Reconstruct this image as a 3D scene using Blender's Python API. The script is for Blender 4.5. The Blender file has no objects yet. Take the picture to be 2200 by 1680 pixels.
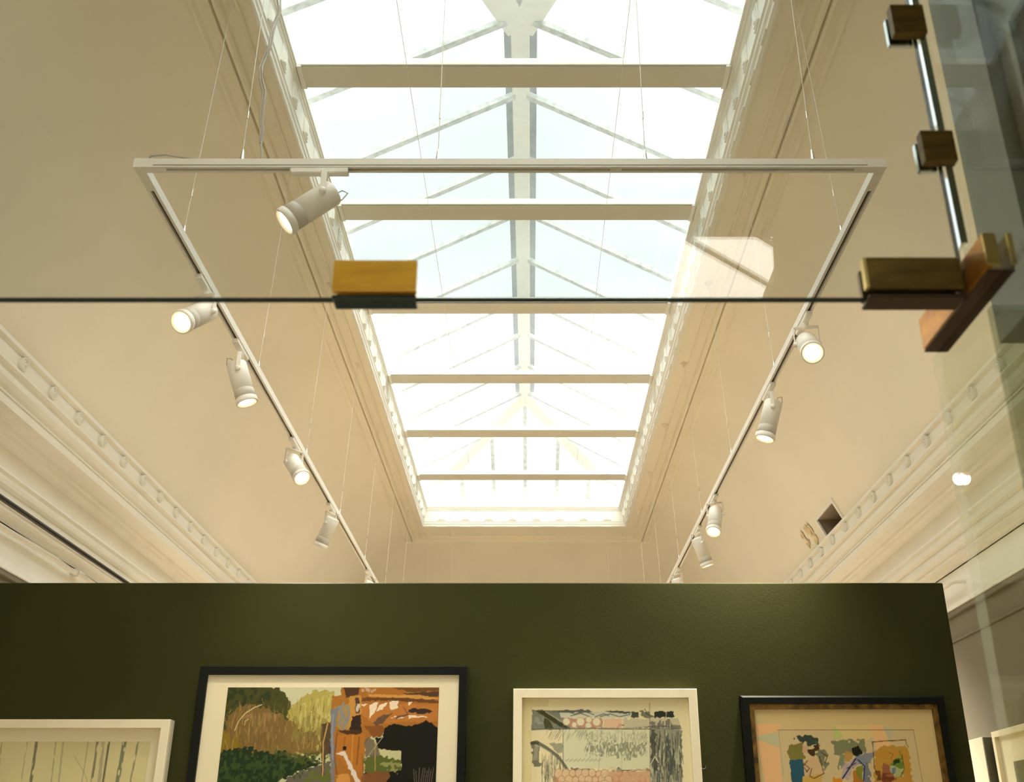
import bpy, math, random
import numpy as np
from mathutils import Vector, Matrix

# ------------------------------------------------------------------ camera
PI = math.pi
H = 1.5                                   # eye height above the floor
cam_d = bpy.data.cameras.new('camera')
cam = bpy.data.objects.new('camera', cam_d)
bpy.context.scene.collection.objects.link(cam)
cam.location = (0, 0, H)
cam.rotation_euler = (math.radians(90 + 24.3), 0, 0)
cam_d.sensor_width = 36
cam_d.lens = 2222 / 2200 * 36
cam_d.shift_x = -40 / 2200
cam_d.clip_start = 0.02
cam_d.dof.use_dof = True
cam_d.dof.focus_distance = 5.0
cam_d.dof.aperture_fstop = 7.5
sc = bpy.context.scene
sc.camera = cam
# ------------------------------------------------------------------ sky, view
w = bpy.data.worlds.new('sky'); sc.world = w; w.use_nodes = True
bg = w.node_tree.nodes['Background']
# bright hazy sky: an even veil with a broad warm sun glow high behind the viewer
SKY, GLOW = 2.95, 25.5
nt = w.node_tree
tc = nt.nodes.new('ShaderNodeTexCoord')
dp = nt.nodes.new('ShaderNodeVectorMath'); dp.operation = 'DOT_PRODUCT'
gd = Vector((0.12, -0.42, 0.9)).normalized(); dp.inputs[1].default_value = gd
nt.links.new(tc.outputs['Generated'], dp.inputs[0])
mxm = nt.nodes.new('ShaderNodeMath'); mxm.operation = 'MAXIMUM'; mxm.inputs[1].default_value = 0
nt.links.new(dp.outputs['Value'], mxm.inputs[0])
pw = nt.nodes.new('ShaderNodeMath'); pw.operation = 'POWER'; pw.inputs[1].default_value = 3.0
nt.links.new(mxm.outputs[0], pw.inputs[0])
def vec(op, a, b):
    n = nt.nodes.new('ShaderNodeVectorMath'); n.operation = op
    for i, q in enumerate((a, b)):
        if isinstance(q, tuple): n.inputs[i].default_value = q
        else: nt.links.new(q, n.inputs[i])
    return n.outputs[0]
glow = vec('MULTIPLY', pw.outputs[0], (GLOW, GLOW * .95, GLOW * .85))
nt.links.new(vec('ADD', glow, (SKY * .95, SKY * .99, SKY)), bg.inputs[0])
bg.inputs[1].default_value = 1.0
sc.view_settings.view_transform = 'Standard'
sc.view_settings.look = 'None'
sc.view_settings.exposure = 0.0
sc.view_settings.gamma = 1
sc.view_settings.use_curve_mapping = False
sc.cycles.use_denoising = True
sc.cycles.max_bounces = 10
sc.cycles.diffuse_bounces = 6
sc.cycles.transparent_max_bounces = 24
sc.cycles.sample_clamp_indirect = 6
sc.cycles.caustics_reflective = False
sc.cycles.caustics_refractive = False

def area(name, loc, rot, sx, sy, portal=True, energy=1, color=(1, 1, 1)):
    d = bpy.data.lights.new(name, 'AREA'); d.shape = 'RECTANGLE'
    d.size = sx; d.size_y = sy; d.energy = energy; d.color = color
    d.cycles.is_portal = portal
    o = bpy.data.objects.new(name, d); sc.collection.objects.link(o)
    o.location = loc; o.rotation_euler = rot
    return o
# sampling portals in the two roof openings and the added back-wall opening (they add no light of their own)
area('skylight_portal', (-0.075, 5.91, 3.40 + H), (0, 0, 0), 2.1, 9.0)
area('lobby_portal', (0.95, -2.6, 2.67 + H), (0, 0, 0), 0.5, 1.4)
area('fill_opening_portal', (0, -4.26, -0.2 + H), (-math.pi / 2, 0, 0), 2.0, 2.2)
SPOT = 275.0                               # power of each track lamp
WARM = (1.0, 0.895, 0.735)

# ------------------------------------------------------------------ materials
def lin(c):
    return tuple((v / 255 / 12.92) if v / 255 <= 0.04045 else ((v / 255 + 0.055) / 1.055) ** 2.4 for v in c)
M = {}
def mat(name, col, rough=0.6, metal=0.0, var=0.06, scale=6.0, bump=0.0, bscale=60.0, emit=None, stretch=None, spec=0.5, col2=None):
    m = bpy.data.materials.new(name); m.use_nodes = True
    nt = m.node_tree; b = nt.nodes['Principled BSDF']
    b.inputs['Roughness'].default_value = rough
    b.inputs['Metallic'].default_value = metal
    b.inputs['Specular IOR Level'].default_value = spec
    tc = nt.nodes.new('ShaderNodeTexCoord')
    mp = nt.nodes.new('ShaderNodeMapping')
    if stretch: mp.inputs['Scale'].default_value = stretch
    nt.links.new(tc.outputs['Object'], mp.inputs[0])
    n = nt.nodes.new('ShaderNodeTexNoise'); n.inputs['Scale'].default_value = scale
    n.inputs['Detail'].default_value = 5
    nt.links.new(mp.outputs[0], n.inputs['Vector'])
    r = nt.nodes.new('ShaderNodeValToRGB')
    c2 = col2 if col2 else tuple(min(1, v * (1 + var)) for v in col)
    r.color_ramp.elements[0].position = 0.3; r.color_ramp.elements[1].position = 0.7
    r.color_ramp.elements[0].color = tuple(v * (1 - var) for v in col) + (1,)
    r.color_ramp.elements[1].color = tuple(c2) + (1,)
    nt.links.new(n.outputs['Fac'], r.inputs[0])
    nt.links.new(r.outputs[0], b.inputs['Base Color'])
    if bump:
        n2 = nt.nodes.new('ShaderNodeTexNoise'); n2.inputs['Scale'].default_value = bscale
        nt.links.new(mp.outputs[0], n2.inputs['Vector'])
        bp = nt.nodes.new('ShaderNodeBump'); bp.inputs['Strength'].default_value = bump
        bp.inputs['Distance'].default_value = 0.01
        nt.links.new(n2.outputs['Fac'], bp.inputs['Height']); nt.links.new(bp.outputs[0], b.inputs['Normal'])
    if emit:
        b.inputs['Emission Color'].default_value = tuple(emit[0]) + (1,)
        b.inputs['Emission Strength'].default_value = emit[1]
    M[name] = m
    return m
mat('cove_paint', (0.85, 0.785, 0.65), 0.85, var=0.035, scale=1.2, bump=0.08, bscale=9)
mat('plaster', (0.85, 0.82, 0.735), 0.6, var=0.02, bump=0.05, bscale=30)
mat('well_paint', (0.84, 0.83, 0.76), 0.5, var=0.015)
mat('beam_paint', (0.70, 0.665, 0.57), 0.55, var=0.02, scale=3)
mat('wall_white', (0.90, 0.885, 0.83), 0.7, var=0.02)
mat('wall_grey', (0.20, 0.175, 0.125), 0.75, var=0.05, scale=2, bump=0.05, bscale=80)
mat('partition_green', (0.031, 0.033, 0.0070), 0.7, var=0.09, scale=1.5, bump=0.06, bscale=120, spec=0.12)
mat('track_white', (0.80, 0.76, 0.68), 0.4, var=0.01)
mat('track_slot', (0.05, 0.042, 0.03), 0.6, var=0.1)
mat('lamp_white', (0.84, 0.80, 0.72), 0.42, var=0.01)
mat('lamp_ring', (0.60, 0.56, 0.48), 0.5, var=0.01)
mat('steel_wire', (0.80, 0.76, 0.66), 0.4, 0.0, var=0.05)
mat('grey_cable', (0.45, 0.42, 0.36), 0.5, var=0.05)
mat('chrome', (0.7, 0.68, 0.62), 0.2, 1.0)
mat('black_metal', (0.012, 0.009, 0.008), 0.35, spec=0.4)
mat('brass', (0.98, 0.50, 0.045), 0.38, 0.0, var=0.22, scale=14, stretch=(1, 1, 4))
mat('brown_brass', (0.40, 0.18, 0.012), 0.4, 0.5, var=0.4, scale=18, stretch=(1, 1, 2))
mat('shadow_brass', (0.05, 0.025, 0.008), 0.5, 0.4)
mat('old_brass', (0.15, 0.095, 0.016), 0.38, 0.6, var=0.45, scale=16, stretch=(1, 1, 4))
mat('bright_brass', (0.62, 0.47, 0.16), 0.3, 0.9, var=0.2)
mat('glass_edge', (0.012, 0.03, 0.028), 0.2, spec=0.6)
mat('polished_edge', (0.80, 0.90, 0.88), 0.08, 1.0, var=0.02)
mat('lobby_panel', (0.16, 0.185, 0.16), 0.5, var=0.03, scale=3)
mat('lobby_recess', (0.10, 0.095, 0.055), 0.6, var=0.05)
mat('lobby_wall', (0.34, 0.30, 0.22), 0.8)
mat('oak_floor', (0.42, 0.36, 0.28), 0.5, var=0.15, scale=3, stretch=(8, 0.6, 1))
mat('cream_frame', (0.82, 0.745, 0.53), 0.45, var=0.03, scale=20, stretch=(1, 1, 0.3))
mat('mount_board', (0.77, 0.69, 0.47), 0.9, var=0.01)
mat('black_frame', (0.005, 0.006, 0.004), 0.5, var=0.3, spec=0.12)
mat('gilt_slip', (0.16, 0.085, 0.012), 0.45, 0.5, var=0.7, scale=30)
mat('canvas_edge', (0.66, 0.66, 0.50), 0.8, var=0.05)
mat('vent_dark', (0.02, 0.018, 0.015), 0.8)
mat('vent_inside', (0.30, 0.235, 0.16), 0.8)
mat('stain', (0.74, 0.60, 0.36), 0.9, var=0.25, scale=30)
mat('lantern_paint', (0.70, 0.72, 0.67), 0.6, var=0.05, scale=20)
mat('lead_bar', (0.40, 0.43, 0.42), 0.7, var=0.35, scale=25)
mat('lens_rim', (0.80, 0.55, 0.35), 0.4, emit=((1.0, 0.62, 0.33), 0.9))

def lens_mat(name, s):
    m = bpy.data.materials.new(name); m.use_nodes = True
    nt = m.node_tree; nt.nodes.clear()
    o = nt.nodes.new('ShaderNodeOutputMaterial'); e = nt.nodes.new('ShaderNodeEmission')
    e.inputs[0].default_value = (1.0, 0.80, 0.55, 1); e.inputs[1].default_value = s
    nt.links.new(e.outputs[0], o.inputs[0]); M[name] = m
lens_mat('lens', 7.0)

def glass(name, tint, gain=1.0, tex=0.0):
    """thin clear pane: sees through, mirrors by Schlick's law"""
    m = bpy.data.materials.new(name); m.use_nodes = True
    nt = m.node_tree; nt.nodes.clear(); L = nt.links.new
    o = nt.nodes.new('ShaderNodeOutputMaterial')
    t = nt.nodes.new('ShaderNodeBsdfTransparent'); t.inputs[0].default_value = tint + (1,)
    g = nt.nodes.new('ShaderNodeBsdfGlossy'); g.inputs['Roughness'].default_value = 0.0
    lw = nt.nodes.new('ShaderNodeLayerWeight'); lw.inputs[0].default_value = 0.5
    p = nt.nodes.new('ShaderNodeMath'); p.operation = 'POWER'; p.inputs[1].default_value = 5
    a = nt.nodes.new('ShaderNodeMath'); a.operation = 'MULTIPLY_ADD'
    a.inputs[1].default_value = 0.96 * gain; a.inputs[2].default_value = 0.04 * gain; a.use_clamp = True
    mx = nt.nodes.new('ShaderNodeMixShader')
    L(lw.outputs['Facing'], p.inputs[0]); L(p.outputs[0], a.inputs[0]); L(a.outputs[0], mx.inputs[0])
    L(t.outputs[0], mx.inputs[1]); L(g.outputs[0], mx.inputs[2]); L(mx.outputs[0], o.inputs[0])
    M[name] = m
glass('clear_glass', (0.975, 0.98, 0.965))
glass('transom_glass', (0.882, 0.90, 0.89))
glass('side_glass', (0.92, 0.945, 0.90), 0.42)
glass('tinted_glass', (0.66, 0.70, 0.63), 0.7)
def sheet(name, tint):
    m = bpy.data.materials.new(name); m.use_nodes = True
    nt = m.node_tree; nt.nodes.clear()
    o = nt.nodes.new('ShaderNodeOutputMaterial')
    t = nt.nodes.new('ShaderNodeBsdfTransparent'); t.inputs[0].default_value = tint + (1,)
    nt.links.new(t.outputs[0], o.inputs[0]); M[name] = m
sheet('roof_glass', (0.355, 0.375, 0.385))
sheet('lobby_roof_glass', (0.6, 0.6, 0.6))
def frosted(name, clear, col, tint=(1, 1, 1)):
    m = bpy.data.materials.new(name); m.use_nodes = True
    nt = m.node_tree; nt.nodes.clear(); L = nt.links.new
    o = nt.nodes.new('ShaderNodeOutputMaterial')
    t = nt.nodes.new('ShaderNodeBsdfTransparent'); t.inputs[0].default_value = tint + (1,)
    d = nt.nodes.new('ShaderNodeBsdfTranslucent'); d.inputs[0].default_value = col + (1,)
    n = nt.nodes.new('ShaderNodeTexNoise'); n.inputs['Scale'].default_value = 1.6; n.inputs['Detail'].default_value = 6
    mr = nt.nodes.new('ShaderNodeMapRange')
    mr.inputs['From Min'].default_value = 0.3; mr.inputs['From Max'].default_value = 0.7
    mr.inputs['To Min'].default_value = clear - 0.04; mr.inputs['To Max'].default_value = clear + 0.04
    tc = nt.nodes.new('ShaderNodeTexCoord'); L(tc.outputs['Object'], n.inputs['Vector']); L(n.outputs['Fac'], mr.inputs[0])
    mx = nt.nodes.new('ShaderNodeMixShader')
    L(mr.outputs[0], mx.inputs[0]); L(d.outputs[0], mx.inputs[1]); L(t.outputs[0], mx.inputs[2]); L(mx.outputs[0], o.inputs[0])
    M[name] = m
frosted('laylight_glass', 0.83, (0.93, 0.95, 0.94))
frosted('joint_seal', 0.3, (0.8, 0.95, 0.9))
frosted('pale_edge', 0.78, (0.5, 0.55, 0.45))
def vcol(name, rough=0.7):
    m = bpy.data.materials.new(name); m.use_nodes = True
    nt = m.node_tree; b = nt.nodes['Principled BSDF']; b.inputs['Roughness'].default_value = rough; b.inputs['Specular IOR Level'].default_value = .15
    a = nt.nodes.new('ShaderNodeVertexColor'); a.layer_name = 'paint'
    n = nt.nodes.new('ShaderNodeTexNoise'); n.inputs['Scale'].default_value = 400
    mx = nt.nodes.new('ShaderNodeMixRGB'); mx.blend_type = 'MULTIPLY'; mx.inputs[0].default_value = 0.25
    nt.links.new(a.outputs[0], mx.inputs[1]); nt.links.new(n.outputs['Fac'], mx.inputs[2])
    g = nt.nodes.new('ShaderNodeBrightContrast'); nt.links.new(mx.outputs[0], g.inputs[0])
    g.inputs[1].default_value = 0.0
    nt.links.new(g.outputs[0], b.inputs['Base Color']); M[name] = m
vcol('artwork')

# ------------------------------------------------------------------ mesh builder (coordinates relative to the eye; z is lifted by H on build)
class MB:
    def __init__(s): s.v = []; s.f = []; s.m = []; s.sm = []
    def add(s, vs, fs, mi=0, smooth=False):
        n = len(s.v); s.v += [tuple(v) for v in vs]
        for f in fs: s.f.append(tuple(i + n for i in f)); s.m.append(mi); s.sm.append(smooth)
        return s
    def box(s, x0, x1, y0, y1, z0, z1, mi=0, bev=0.0):
        if bev:
            b = bev
            pts = []
            for zz, e in ((z0, b), (z0 + b, 0), (z1 - b, 0), (z1, b)):
                pts.append([(x0 + e, y0 + e, zz), (x1 - e, y0 + e, zz), (x1 - e, y1 - e, zz), (x0 + e, y1 - e, zz)])
            vs = sum(pts, []); fs = [(3, 2, 1, 0), (12, 13, 14, 15)]
            for k in range(3):
                for i in range(4):
                    j = (i + 1) % 4; fs.append((4 * k + i, 4 * k + j, 4 * k + 4 + j, 4 * k + 4 + i))
            return s.add(vs, fs, mi)
        vs = [(x0, y0, z0), (x1, y0, z0), (x1, y1, z0), (x0, y1, z0), (x0, y0, z1), (x1, y0, z1), (x1, y1, z1), (x0, y1, z1)]
        return s.add(vs, [(3, 2, 1, 0), (4, 5, 6, 7), (0, 1, 5, 4), (1, 2, 6, 5), (2, 3, 7, 6), (3, 0, 4, 7)], mi)
    def quad(s, a, b, c, d, mi=0): return s.add([a, b, c, d], [(0, 1, 2, 3)], mi)
    def tube(s, pts, r, n=8, mi=0, cap=True):
        pts = [Vector(p) for p in pts]; rings = []
        rr = r if isinstance(r, (list, tuple)) else [r] * len(pts)
        for i, p in enumerate(pts):
            t = (pts[min(i + 1, len(pts) - 1)] - pts[max(i - 1, 0)]).normalized()
            u = t.cross(Vector((0, 0, 1)));  u = u.normalized() if u.length > 1e-3 else Vector((1, 0, 0))
            if abs(t.z) > 0.99: u = Vector((1, 0, 0))
            q = t.cross(u).normalized(); u = q.cross(t).normalized()
            rings.append([p + (u * math.cos(2 * PI * k / n) + q * math.sin(2 * PI * k / n)) * rr[i] for k in range(n)])
        vs = sum(rings, []); fs = []
        for i in range(len(pts) - 1):
            for k in range(n):
                k2 = (k + 1) % n; fs.append((i * n + k, i * n + k2, i * n + n + k2, i * n + n + k))
        s.add(vs, fs, mi, True)
        if cap:
            s.add(rings[0], [tuple(range(n))[::-1]], mi); s.add(rings[-1], [tuple(range(n))], mi)
        return s
    def lathe(s, prof, n=28, axis='Z', o=(0, 0, 0), mi=0, T=None):
        """prof: list of (radius, height)"""
        vs = []
        for r, h in prof:
            for k in range(n):
                a = 2 * PI * k / n; p = Vector((r * math.cos(a), r * math.sin(a), h))
                if axis == 'X': p = Vector((p.z, p.x, p.y))
                if axis == 'Y': p = Vector((p.x, p.z, p.y))
                if T: p = T @ p
                vs.append(p + Vector(o))
        fs = []
        for i in range(len(prof) - 1):
            for k in range(n):
                k2 = (k + 1) % n; fs.append((i * n + k, i * n + k2, i * n + n + k2, i * n + n + k))
        s.add(vs, fs, mi, True)
        return s
    def sweep(s, prof, ring, closed=False, mi=0, smooth=False):
        """prof: (o, z); ring(o): list of (x, y) corners at offset o"""
        rows = [[(x, y, z) for x, y in ring(o)] for o, z in prof]
        n = len(rows[0]); vs = sum(rows, []); fs = []
        for i in range(len(rows) - 1):
            for k in range(n if closed else n - 1):
                k2 = (k + 1) % n; fs.append((i * n + k, i * n + k2, i * n + n + k2, i * n + n + k))
        return s.add(vs, fs, mi, smooth)
    def build(s, name, mats, parent=None, base=None, local=False):
        me = bpy.data.meshes.new(name)
        if local: off = Vector((0, 0, 0))
        else:
            off = Vector((0, 0, H))
            if parent is not None:
                p = parent
                while p is not None: off -= p.location; p = p.parent
            elif base is not None: off = Vector((0, 0, H)) - (Vector(base) + Vector((0, 0, H)))
        me.from_pydata([tuple(Vector(v) + off) for v in s.v], [], s.f)
        if isinstance(mats, str): mats = [mats]
        for k in mats: me.materials.append(M[k])
        me.polygons.foreach_set('material_index', s.m)
        me.polygons.foreach_set('use_smooth', s.sm)
        me.update(); me.validate()
        o = bpy.data.objects.new(name, me); sc.collection.objects.link(o)
        if parent is not None: o.parent = parent
        elif base is not None: o.location = Vector(base) + Vector((0, 0, H))
        return o
def tag(o, label=None, cat=None, group=None, kind=None):
    if label: o['label'] = label
    if cat: o['category'] = cat
    if group: o['group'] = group
    if kind: o['kind'] = kind
    return o
def thing(name, label, cat, base, group=None):
    o = bpy.data.objects.new(name, None); sc.collection.objects.link(o)
    o.empty_display_size = 0.1
    o.location = Vector(base) + Vector((0, 0, H))
    return tag(o, label, cat, group)
def struct(o, label, cat):
    return tag(o, label, cat, kind='structure')

# ================================================================== THE SETTING
YF = 1.10                                  # front wall of the gallery
XL, XR, YE = -1.31, 1.23, 10.86            # inner edge of the cove
CZ = 3.14                                  # flat rim of the ceiling
WL, WR, WE, WN = -1.115, 0.985, 10.33, 1.46   # lip of the skylight well
# floor
struct(MB().box(-3.2, 3.2, -4.6, 12.6, -1.55, -1.5).build('floor', 'oak_floor'), 'oak floor of the gallery', 'floor')
# ceiling: flat rim + cove on three sides
PROF = [(0, 0), (.05, .012), (.1, .028), (.16, .048), (.2256, .075), (.3, .115), (.364, .158), (.41, .20), (.457, .25), (.53, .33), (.6, .415), (.68, .515), (.75, .61), (.82, .71), (.88, .80), (.925, .872), (.965, .938), (1, 1)]
DL, DR, DE, DROP = 0.99, 0.896, 1.0, 1.07
VY0, VY1, VP0, VP1 = 6.72, 7.13, 15, 17     # the little vent's hole in the right cove (y range, profile rows)
mb = MB()
ys_r = [YF, 2.5, 4.0, 5.5, VY0, VY1, 8.5, 10.0]
for i in range(len(PROF) - 1):
    (u0, v0), (u1, v1) = PROF[i], PROF[i + 1]
    z0, z1 = CZ - DROP * v0, CZ - DROP * v1
    xl0, xl1 = XL - DL * u0, XL - DL * u1; xr0, xr1 = XR + DR * u0, XR + DR * u1; e0, e1 = YE + DE * u0, YE + DE * u1
    mb.add([(xl0, YF, z0), (xl1, YF, z1), (xl1, e1, z1), (xl0, e0, z0)], [(0, 1, 2, 3)], 0, True)
    mb.add([(xl0, e0, z0), (xl1, e1, z1), (xr1, e1, z1), (xr0, e0, z0)], [(0, 1, 2, 3)], 0, True)
    yy = ys_r + [None]
    for k in range(len(ys_r)):
        a = ys_r[k]; b0 = ys_r[k + 1] if k + 1 < len(ys_r) else e0; b1 = ys_r[k + 1] if k + 1 < len(ys_r) else e1
        if a == VY0 and VP0 <= i < VP1: continue
        mb.add([(xr0, a, z0), (xr0, b0, z0), (xr1, b1, z1), (xr1, a, z1)], [(0, 1, 2, 3)], 0, True)
# rim
mb.box(XL - .005, WL, YF, YE + .005, CZ, CZ + .02); mb.box(WR, XR + .005, YF, YE + .005, CZ, CZ + .02)
mb.box(WL, WR, WE, YE + .005, CZ, CZ + .02); mb.box(WL, WR, YF, WN, CZ, CZ + .02)
ceil = mb.build('ceiling', 'cove_paint')
struct(ceil, 'cream coved gallery ceiling', 'ceiling')
# merge doubles for smooth cove shading
import bmesh
bm = bmesh.new(); bm.from_mesh(ceil.data); bmesh.ops.remove_doubles(bm, verts=bm.verts, dist=1e-4); bm.to_mesh(ceil.data); bm.free()

def ringU(xl, xr, ye, y0=YF):
    return lambda o: [(xl - o, y0), (xl - o, ye + o), (xr + o, ye + o), (xr + o, y0)]
# moulding where rim meets cove
pr = [(-.135, CZ), (-.133, CZ - .014), (-.125, CZ - .020), (-.118, CZ - .016), (-.116, CZ - .006), (-.07, CZ - .006), (-.066, CZ - .030), (-.056, CZ - .044), (-.042, CZ - .040), (-.038, CZ - .014),
      (-.030, CZ - .014), (-.028, CZ - .036), (-.014, CZ - .042), (-.006, CZ - .016), (.03, CZ - .018), (.045, CZ - .030), (.058, CZ - .030), (.062, CZ - .014)]
struct(MB().sweep(pr, ringU(XL, XR, YE)).build('trim_2', 'cove_paint'), 'ribbed band moulding round the ceiling rim', 'moulding')

# skylight well
def ringW(o):  # o grows inward
    oR = o * 1.75
    return [(WL + o, WN + o), (WL + o, WE - o), (WR - oR, WE - o), (WR - oR, WN + o)]
mb = MB()
mb.sweep([(-.012, CZ + .01), (-.012, CZ - .012), (-.004, CZ - .018), (.004, CZ - .012), (.006, CZ + .004), (.012, CZ + .012), (.013, CZ + .028), (.018, CZ + .034), (.018, CZ + .145),
          (.022, CZ + .15), (.026, CZ + .158), (.026, CZ + .165), (.033, CZ + .168), (.033, CZ + .18), (.040, CZ + .182), (.040, CZ + .192), (-.06, CZ + .205), (-.06, CZ + .30)], ringW, closed=True)
SP = 0.245
def dentil(a, axis, pos, sgn):
    for (dw, z0, z1, t) in ((.045, CZ + .044, CZ + .140, .007), (.030, CZ + .052, CZ + .132, .011), (.012, CZ + .060, CZ + .124, .015), (.05, CZ - .018, CZ - .008, .008)):
        tt = sorted((pos - sgn * .004, pos + sgn * t))
        if z1 < CZ:
            p = pos - sgn * .022; tt = sorted((p - sgn * .004, p + sgn * t))
        if axis == 'Y': mb.box(tt[0], tt[1], a - dw, a + dw, z0, z1, bev=.003)
        else: mb.box(a - dw, a + dw, tt[0], tt[1], z0, z1, bev=.003)
n = int((WE - WN) / SP)
for k in range(n + 1):
    a = WE - .14 - k * SP
    if a < WN + .1: break
    dentil(a, 'Y', WL + .018, 1); dentil(a, 'Y', WR - .018 * 1.75, -1)
for k in range(8):
    a = (WL + WR) / 2 + (k - 3.5) * SP
    dentil(a, 'X', WE - .018, -1); dentil(a, 'X', WN + .018, 1)
well = struct(mb.build('trim_3', 'well_paint'), 'white dentilled moulding framing the skylight well', 'moulding')

# laylight: beams + frosted panes
LX0, LX1, LZ = -1.078, 0.922, 3.33
by = [3.72 + 1.114 * k for k in range(-1, 6)]   # even beam spacing
for k, y in enumerate(by):
    t = thing('ceiling_beam', None, 'beam', ((LX0 + LX1) / 2, y + .07, LZ - .015), 'beams across the skylight')
    m = MB(); m.box(LX0 + .0, LX1 - .0, y + .006, y + .146, LZ - .012, LZ + .03, bev=.002)
    m.build('beam_face', 'beam_paint', t)
    m = MB(); m.box(LX0 + .01, LX1 - .01, y - .006, y + .002, LZ - .006, LZ + .03)
    m.build('edge_strip', 'well_paint', t)
    for sx, x in ((1, LX0), (-1, LX1)):
        m = MB(); a, b = sorted((x, x + sx * .022)); m.box(a, b, y - .004, y + .15, LZ - .018, LZ + .01, bev=.002)
        m.build('end_bracket', 'well_paint', t)
    names = ['off-white skylight beam nearest overhead, above the top edge of the photo', 'wide off-white beam nearest the top of the photo, crossing the skylight above the lighting track',
             'off-white skylight beam just below the front bar of the lighting track', 'off-white skylight beam just under the dark glass edge line',
             'off-white skylight beam third from the far end, below the one at the glass edge', 'narrow off-white skylight beam second from the far end', 'thinnest, farthest off-white beam at the far end of the skylight']
    t['label'] = names[k]
edges = [WN + .04] + by + [WE - .02]
for k in range(len(edges) - 1):
    y0 = edges[k] + (.146 if k else 0); y1 = edges[k + 1]
    m = MB(); m.box(LX0, LX1, y0 - .004, y1 + .004, LZ + .006, LZ + .012)
    for i in range(len(m.m)): m.m[i] = 1
    m.m[0] = 0
    o = m.build('window_%d' % (k + 1), ['laylight_glass', 'roof_clear'] if 'roof_clear' in M else ['laylight_glass', 'clear_sheet'] if 'clear_sheet' in M else ['laylight_glass', 'clear_glass'])
    struct(o, 'frosted horizontal skylight pane between two beams', 'window')

# roof lantern above
RX, RZ, EZ = -0.055, 4.05, 3.44
RY0, RY1 = 4.22, 9.02
EX0, EX1, EY0, EY1 = RX - 1.17, RX + 1.12, 1.2, 10.62
m = MB()
m.quad((EX0, EY0, EZ), (EX0, EY1, EZ), (RX, RY1, RZ), (RX, RY0, RZ))
m.quad((EX1, EY1, EZ), (EX1, EY0, EZ), (RX, RY0, RZ), (RX, RY1, RZ))
m.add([(EX0, EY1, EZ), (EX1, EY1, EZ), (RX, RY1, RZ)], [(0, 1, 2)]); m.add([(EX1, EY0, EZ), (EX0, EY0, EZ), (RX, RY0, RZ)], [(0, 1, 2)])
lant = thing('roof_lantern', 'pale pitched glass roof lantern with ridge and rafters seen through the frosted skylight', 'roof lantern', (RX, 6.6, EZ))
m.build('roof_glazing', 'roof_glass', lant)
def bar(name, a, b, wd, dp, mt):
    a, b = Vector(a), Vector(b); t = (b - a).normalized(); sd = t.cross(Vector((0, 0, 1))).normalized() * wd / 2; up = sd.cross(t).normalized() * dp
    if up.z > 0: up = -up
    m = MB(); vs = [p + q + r for p in (a, b) for q, r in ((sd, Vector()), (-sd, Vector()), (-sd, up), (sd, up))]
    m.add(vs, [(0, 1, 2, 3), (7, 6, 5, 4), (0, 4, 5, 1), (1, 5, 6, 2), (2, 6, 7, 3), (3, 7, 4, 0)])
    return m.build(name, mt, lant)
bar('ridge', (RX, RY0 - .05, RZ + .02), (RX, RY1 + .02, RZ + .02), .10, .07, 'lantern_paint')
bar('ridge_flashing', (RX, RY0 - .05, RZ + .03), (RX, RY1 + .02, RZ + .03), .18, .012, 'lead_bar')
for k in range(-4, 11):
    y = 4.74 + .6 * k
    if y > 10.4 or y < 1.6: continue
    if y < RY0: tt = (y - EY0) / (RY0 - EY0)
    elif y > RY1: tt = (EY1 - y) / (EY1 - RY1)
    else: tt = 1
    zt = EZ + (RZ - EZ) * tt
    for ex in (EX0, EX1):
        bar('rafter', (ex, y, EZ), (ex + (RX - ex) * tt, y, zt), .04, .03, 'lead_bar')
for ex in (EX0, EX1):
    bar('hip_rafter', (ex, EY1, EZ), (RX, RY1, RZ), .13, .05, 'lantern_paint')
    bar('hip_rafter', (ex, EY0, EZ), (RX, RY0, RZ), .15, .05, 'lantern_paint')
for dx in (-.66, -.33, 0, .33, .66):
    tt = 1 - abs(dx) / 1.15
    bar('rafter', (RX + dx, EY1, EZ), (RX + dx, EY1 + (RY1 - EY1) * tt, EZ + (RZ - EZ) * tt), .035, .03, 'lead_bar')
    bar('rafter', (RX + dx, EY0, EZ), (RX + dx, EY0 + (RY0 - EY0) * tt, EZ + (RZ - EZ) * tt), .035, .03, 'lead_bar')
m = MB()   # curb walls closing the space between the ceiling and the lantern
m.box(EX0 - .03, EX0, EY0, EY1, CZ + .02, EZ); m.box(EX1, EX1 + .03, EY0, EY1, CZ + .02, EZ)
m.box(EX0 - .03, EX1 + .03, EY1, EY1 + .03, CZ + .02, EZ); m.box(EX0 - .03, EX1 + .03, EY0 - .03, EY0, CZ + .02, EZ)
m.build('curb', 'lantern_paint', lant)
m = MB()   # ledge between the well lining and the curb
m.box(EX0, WL + .10, EY0, EY1, CZ + .36, CZ + .365)

# cornice on three sides
CP = [(.06, 2.078), (-.006, 2.078), (-.008, 2.056), (.012, 2.048), (.014, 1.982), (-.004, 1.974), (-.006, 1.960), (.012, 1.955), (.02, 1.945), (.016, 1.930), (.006, 1.918), (.008, 1.905), (.022, 1.885), (.042, 1.875),
      (.042, 1.870), (.032, 1.868), (.034, 1.860), (.046, 1.858), (.046, 1.852), (.034, 1.850), (.036, 1.815), (.060, 1.808), (.062, 1.812), (.125, 1.812), (.128, 1.795), (.142, 1.790), (.150, 1.775), (.165, 1.765), (.2, 1.758), (.2, 1.660),
      (.178, 1.655), (.172, 1.640), (.186, 1.628), (.188, 1.615), (.176, 1.608), (.182, 1.590), (.205, 1.582), (.205, 1.545), (.192, 1.540), (.196, 1.524), (.214, 1.518), (.216, 1.500), (.238, 1.494), (.256, 1.482), (.28, 1.476), (.28, 1.470)]
XCL, XCR, YCE = -2.27, 2.10, 11.86
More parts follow.
